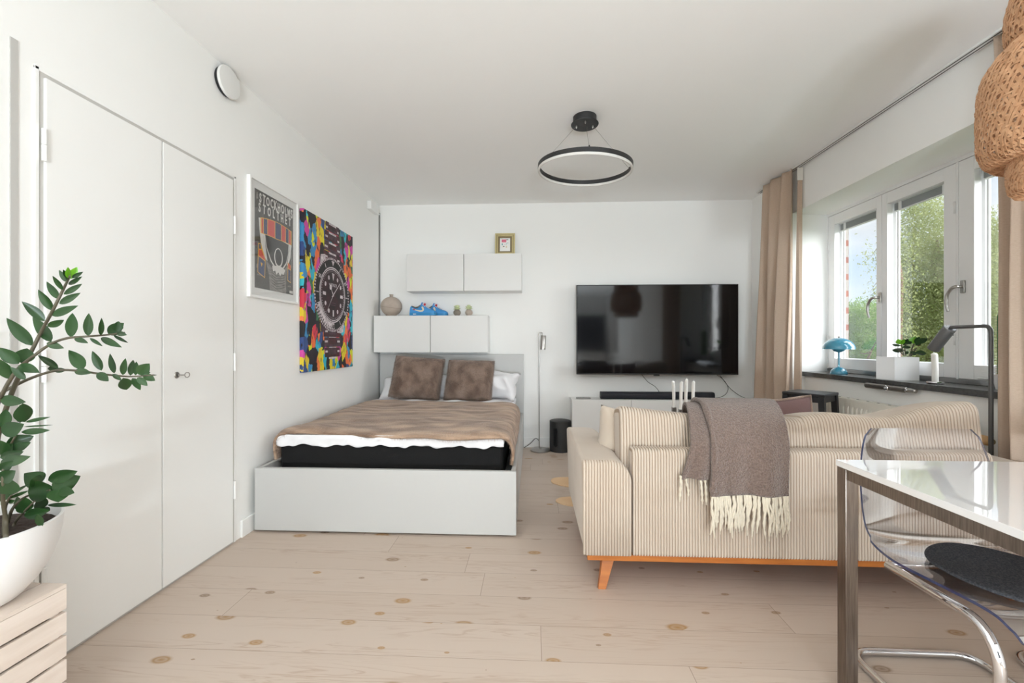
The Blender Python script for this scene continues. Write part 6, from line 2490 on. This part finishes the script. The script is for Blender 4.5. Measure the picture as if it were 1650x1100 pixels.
# tall loose tree filling the middle casement
b = []
for (u, v, rx, rz) in ((1500, 345, 0.9, 0.55), (1470, 400, 0.85, 0.7), (1525, 400, 1.2, 0.9), (1500, 460, 1.3, 0.8), (1455, 470, 0.55, 0.7), (1480, 530, 1.0, 0.9), (1545, 500, 1.5, 1.3), (1500, 590, 1.5, 0.9), (1470, 660, 1.3, 0.8), (1580, 440, 1.2, 1.2), (1600, 540, 1.5, 1.3), (1560, 640, 1.6, 1.2), (1500, 760, 1.8, 1.2), (1480, 330, 0.45, 0.3), (1590, 370, 0.7, 0.6)):
    b.append((ray(u, v, 13.0), (rx, rx, rz)))
tb = ray(1505, 600, 13.2)
foliage('tall_tree', 'tall loose light green tree beyond the middle window casement', b, 130000, 0.040, M['treeleaf'],
        ([(tb.x, tb.y, -6.0), (tb.x + 0.1, tb.y, -2), (tb.x, tb.y + 0.1, 1.0), (tb.x + 0.1, tb.y, 4.6)], [0.22] * 5 + [0.17] * 5 + [0.12] * 5 + [0.03]), 3, 0.5, 24,
        branches=(([ray(1455, 590, 12.2), ray(1478, 558, 12.2), ray(1515, 535, 12.4)], 0.05), ([ray(1520, 560, 12.4), ray(1490, 535, 12.3), ray(1462, 520, 12.2)], 0.035), ([ray(1505, 470, 12.6), ray(1475, 430, 12.4), ray(1450, 415, 12.2)], 0.02), ([ray(1505, 480, 12.6), ray(1530, 440, 12.4)], 0.02)))
# birch with hanging sprays crossing the narrow casement
b = []
for (u, v, rx, rz) in ((1412, 398, 0.15, 0.10), (1405, 412, 0.16, 0.11), (1400, 422, 0.10, 0.06), (1408, 455, 0.10, 0.05), (1404, 468, 0.13, 0.10), (1410, 482, 0.14, 0.12), (1425, 430, 0.3, 0.6), (1440, 470, 0.4, 0.5), (1440, 400, 0.4, 0.5), (1432, 530, 0.4, 0.7)):
    b.append((ray(u, v, 9.5), (rx, rx, rz)))
b = b[:6] + [(ray(1452, v, 9.5), (0.3, 0.3, 0.5)) for v in (380, 430, 480, 530)]
tb = ray(1446, 560, 9.6)
foliage('birch_tree', 'birch with thin hanging sprays crossing the sky of the narrow casement', b, 2000, 0.034, M['treeleaf'],
        ([(tb.x, tb.y, -6.0), (tb.x, tb.y, 0), (tb.x + 0.05, tb.y, 3.4)], [0.13] * 5 + [0.09] * 5 + [0.02]), 8, 0.9, 14,
        branches=(([ray(1440, 420, 9.5), ray(1420, 395, 9.5), ray(1403, 415, 9.5)], 0.014), ([ray(1440, 470, 9.5), ray(1418, 452, 9.5), ray(1402, 470, 9.5)], 0.012)))
# rounded bright tree tops low behind the narrow casement
b = []
for (u, v, rx, rz) in ((1375, 520, 1.4, 0.7), (1392, 505, 1.3, 0.7), (1412, 515, 1.4, 0.8), (1380, 560, 1.9, 1.2), (1405, 565, 1.9, 1.2), (1390, 620, 2.2, 1.5), (1430, 570, 2.0, 1.6), (1360, 580, 1.8, 1.2), (1350, 540, 1.4, 0.7)):
    b.append((ray(u, v, 20.0), (rx, rx, rz)))
tb = ray(1398, 600, 20.2)
foliage('broad_tree', 'bright green rounded tree tops low beyond the narrow casement', b, 80000, 0.062, M['bushleaf'],
        ([(tb.x, tb.y, -6.0), (tb.x, tb.y, -2), (tb.x, tb.y, 1.5)], [0.3] * 5 + [0.22] * 5 + [0.08]), 5, 0.0, 26,
        branches=(([ray(1398, 580, 18.0), ray(1404, 565, 18.0), ray(1412, 550, 18.0)], 0.07), ([ray(1404, 566, 18.0), ray(1393, 570, 18.0), ray(1384, 567, 18.0)], 0.05)))
# darker trees further right
b = []
for (u, v, rx, rz) in ((1620, 420, 2.0, 1.8), (1600, 470, 2.0, 1.8), (1640, 520, 2.6, 2.4), (1590, 580, 2.4, 1.8), (1560, 600, 2.4, 1.8), (1700, 480, 3.0, 3.0)):
    b.append((ray(u, v, 36.0), (rx * 1.6, rx * 1.6, rz * 1.6)))
tb = ray(1640, 600, 36.3)
foliage('far_tree', 'darker green tree beyond the casement at the near curtain', b, 16000, 0.20, M['farleaf'],
        ([(tb.x, tb.y, -6.0), (tb.x, tb.y, 0), (tb.x, tb.y, 4.0)], [0.3] * 5 + [0.22] * 5 + [0.08]), 6, 0.0, 24)

# ================================================================= SKY, LIGHTS, CAMERA
w = bpy.data.worlds.new('sky')
SC.world = w
w.use_nodes = True
nt = w.node_tree
L = nt.links.new
bg = nt.nodes['Background']
tc = nt.nodes.new('ShaderNodeTexCoord')
sp = nt.nodes.new('ShaderNodeSeparateXYZ')
L(tc.outputs['Generated'], sp.inputs[0])
rp = nt.nodes.new('ShaderNodeValToRGB')
e = rp.color_ramp.elements
e[0].position, e[0].color = 0.0, lin((216, 233, 250))
e[1].position, e[1].color = 0.55, lin((160, 200, 246))
L(sp.outputs[2], rp.inputs[0])
mp = nt.nodes.new('ShaderNodeMapping')
mp.inputs['Scale'].default_value = (1, 1, 2.2)
L(tc.outputs['Generated'], mp.inputs[0])
n = nt.nodes.new('ShaderNodeTexNoise')
n.inputs['Scale'].default_value = 3.2
n.inputs['Detail'].default_value = 7
L(mp.outputs[0], n.inputs['Vector'])
r2 = nt.nodes.new('ShaderNodeValToRGB')
r2.color_ramp.elements[0].position = 0.42
r2.color_ramp.elements[1].position = 0.62
L(n.outputs['Fac'], r2.inputs[0])
mx = nt.nodes.new('ShaderNodeMix')
mx.data_type = 'RGBA'
L(r2.outputs[0], mx.inputs[0])
L(rp.outputs[0], mx.inputs[6])
mx.inputs[7].default_value = lin((252, 253, 255))
L(mx.outputs[2], bg.inputs['Color'])
bg.inputs['Strength'].default_value = 1.08


def light(name, kind, loc, rot, energy, color=(1, 1, 1), **kw):
    d = bpy.data.lights.new(name, kind)
    d.energy = energy
    d.color = color
    for k_, v_ in kw.items():
        setattr(d, k_, v_)
    o_ = bpy.data.objects.new(name, d)
    COL.objects.link(o_)
    o_.location = loc
    o_.rotation_euler = rot
    return o_


# soft bright sky light falling through the windows
sd = Vector((-0.74, 0.52, -0.46)).normalized()
so_ = light('daylight_sun', 'SUN', (6, 2, 6), sd.to_track_quat('-Z', 'Y').to_euler(), 11.5, (0.98, 0.985, 1.0), angle=R(84))

# added ceiling panels, unseen, brightening the room from behind the camera
def panel(x, y, sx, sy, energy, label):
    t_ = thing('added_ceiling_panel', label, 'ceiling lamp', (x, y, ZC), 'added fill panels behind the camera')
    m_ = MB()
    b_ = 0.02
    m_.box((x - sx / 2, y - sy / 2, ZC - 0.03), (x - sx / 2 + b_, y + sy / 2, ZC - 0.0005)).box((x + sx / 2 - b_, y - sy / 2, ZC - 0.03), (x + sx / 2, y + sy / 2, ZC - 0.0005))
    m_.box((x - sx / 2 + b_, y - sy / 2, ZC - 0.03), (x + sx / 2 - b_, y - sy / 2 + b_, ZC - 0.0005)).box((x - sx / 2 + b_, y + sy / 2 - b_, ZC - 0.03), (x + sx / 2 - b_, y + sy / 2, ZC - 0.0005))
    m_.build('frame', M['white'], t_)
    l_ = light('added_panel_light', 'AREA', (x, y, ZC - 0.02), (0, 0, 0), energy, (1.0, 0.98, 0.955), shape='RECTANGLE', size=sx - 0.05, size_y=sy - 0.05)
    return t_


panel(-0.35, -0.95, 1.5, 1.0, 10, 'added flat fill panel on the ceiling behind the camera, on the closet side')
panel(1.15, -0.95, 1.2, 1.0, 8, 'added flat fill panel on the ceiling behind the camera, on the window side')



# made-up uplights behind the camera, added to fill the room and wash the ceiling
def fill_uplight(x, y, energy, label):
    t_ = thing('added_uplight_lamp', label, 'floor lamp', (x, y, 0), 'added fill uplights behind the camera')
    MB().lathe([(0, 0.0005), (0.14, 0.0005), (0.14, 0.02), (0.015, 0.03), (0, 0.03)], n=36).build('base', M['greymetal'], t_, local=True)
    dz = -1.2
    MB().tube([(0, 0, 0.03), (0, 0, 1.72 + dz)], 0.012, 12).build('pole', M['greymetal'], t_, local=True)
    bm_ = Matrix.Translation((0, 0, 1.735 + dz)) @ Matrix.Rotation(R(-34), 4, 'X')
    MB().lathe([(0, -0.012), (0.05, -0.008), (0.15, 0.065), (0.25, 0.125), (0.245, 0.125), (0.145, 0.073), (0.05, 0.006), (0, 0.0)], n=40, mtx=bm_).build('bowl_shade', M['white'], t_, local=True)
    light('fill_uplight', 'AREA', bm_ @ Vector((0, 0, 0.122)) + Vector((x, y, 0)), (PI - R(34), 0, 0), energy, (0.83, 0.93, 1.0), shape='DISK', size=0.44)
    return t_


fill_uplight(0.1, -3.4, 100, 'added unseen fill lamp throwing light onto the ceiling behind the camera, closet side')
fill_uplight(0.75, -3.4, 114, 'added unseen fill lamp throwing light onto the ceiling behind the camera, window side')

cam = bpy.data.cameras.new('camera')
co = bpy.data.objects.new('camera', cam)
COL.objects.link(co)
co.location = CAM
co.rotation_euler = (PI / 2, 0, YAW)
cam.sensor_width = 36
cam.lens = FPX / 1650 * 36
cam.shift_y = 3 / 1650.0
cam.clip_start = 0.02
cam.clip_end = 500
SC.camera = co
SC.view_settings.view_transform = 'Standard'
SC.view_settings.look = 'None'
SC.view_settings.exposure = 0.08
SC.view_settings.gamma = 1.0
SC.view_settings.use_curve_mapping = False
SC.cycles.max_bounces = 12
SC.cycles.diffuse_bounces = 9
SC.cycles.glossy_bounces = 4
SC.cycles.transparent_max_bounces = 24
SC.cycles.use_denoising = True
SC.cycles.caustics_reflective = False
SC.cycles.caustics_refractive = False
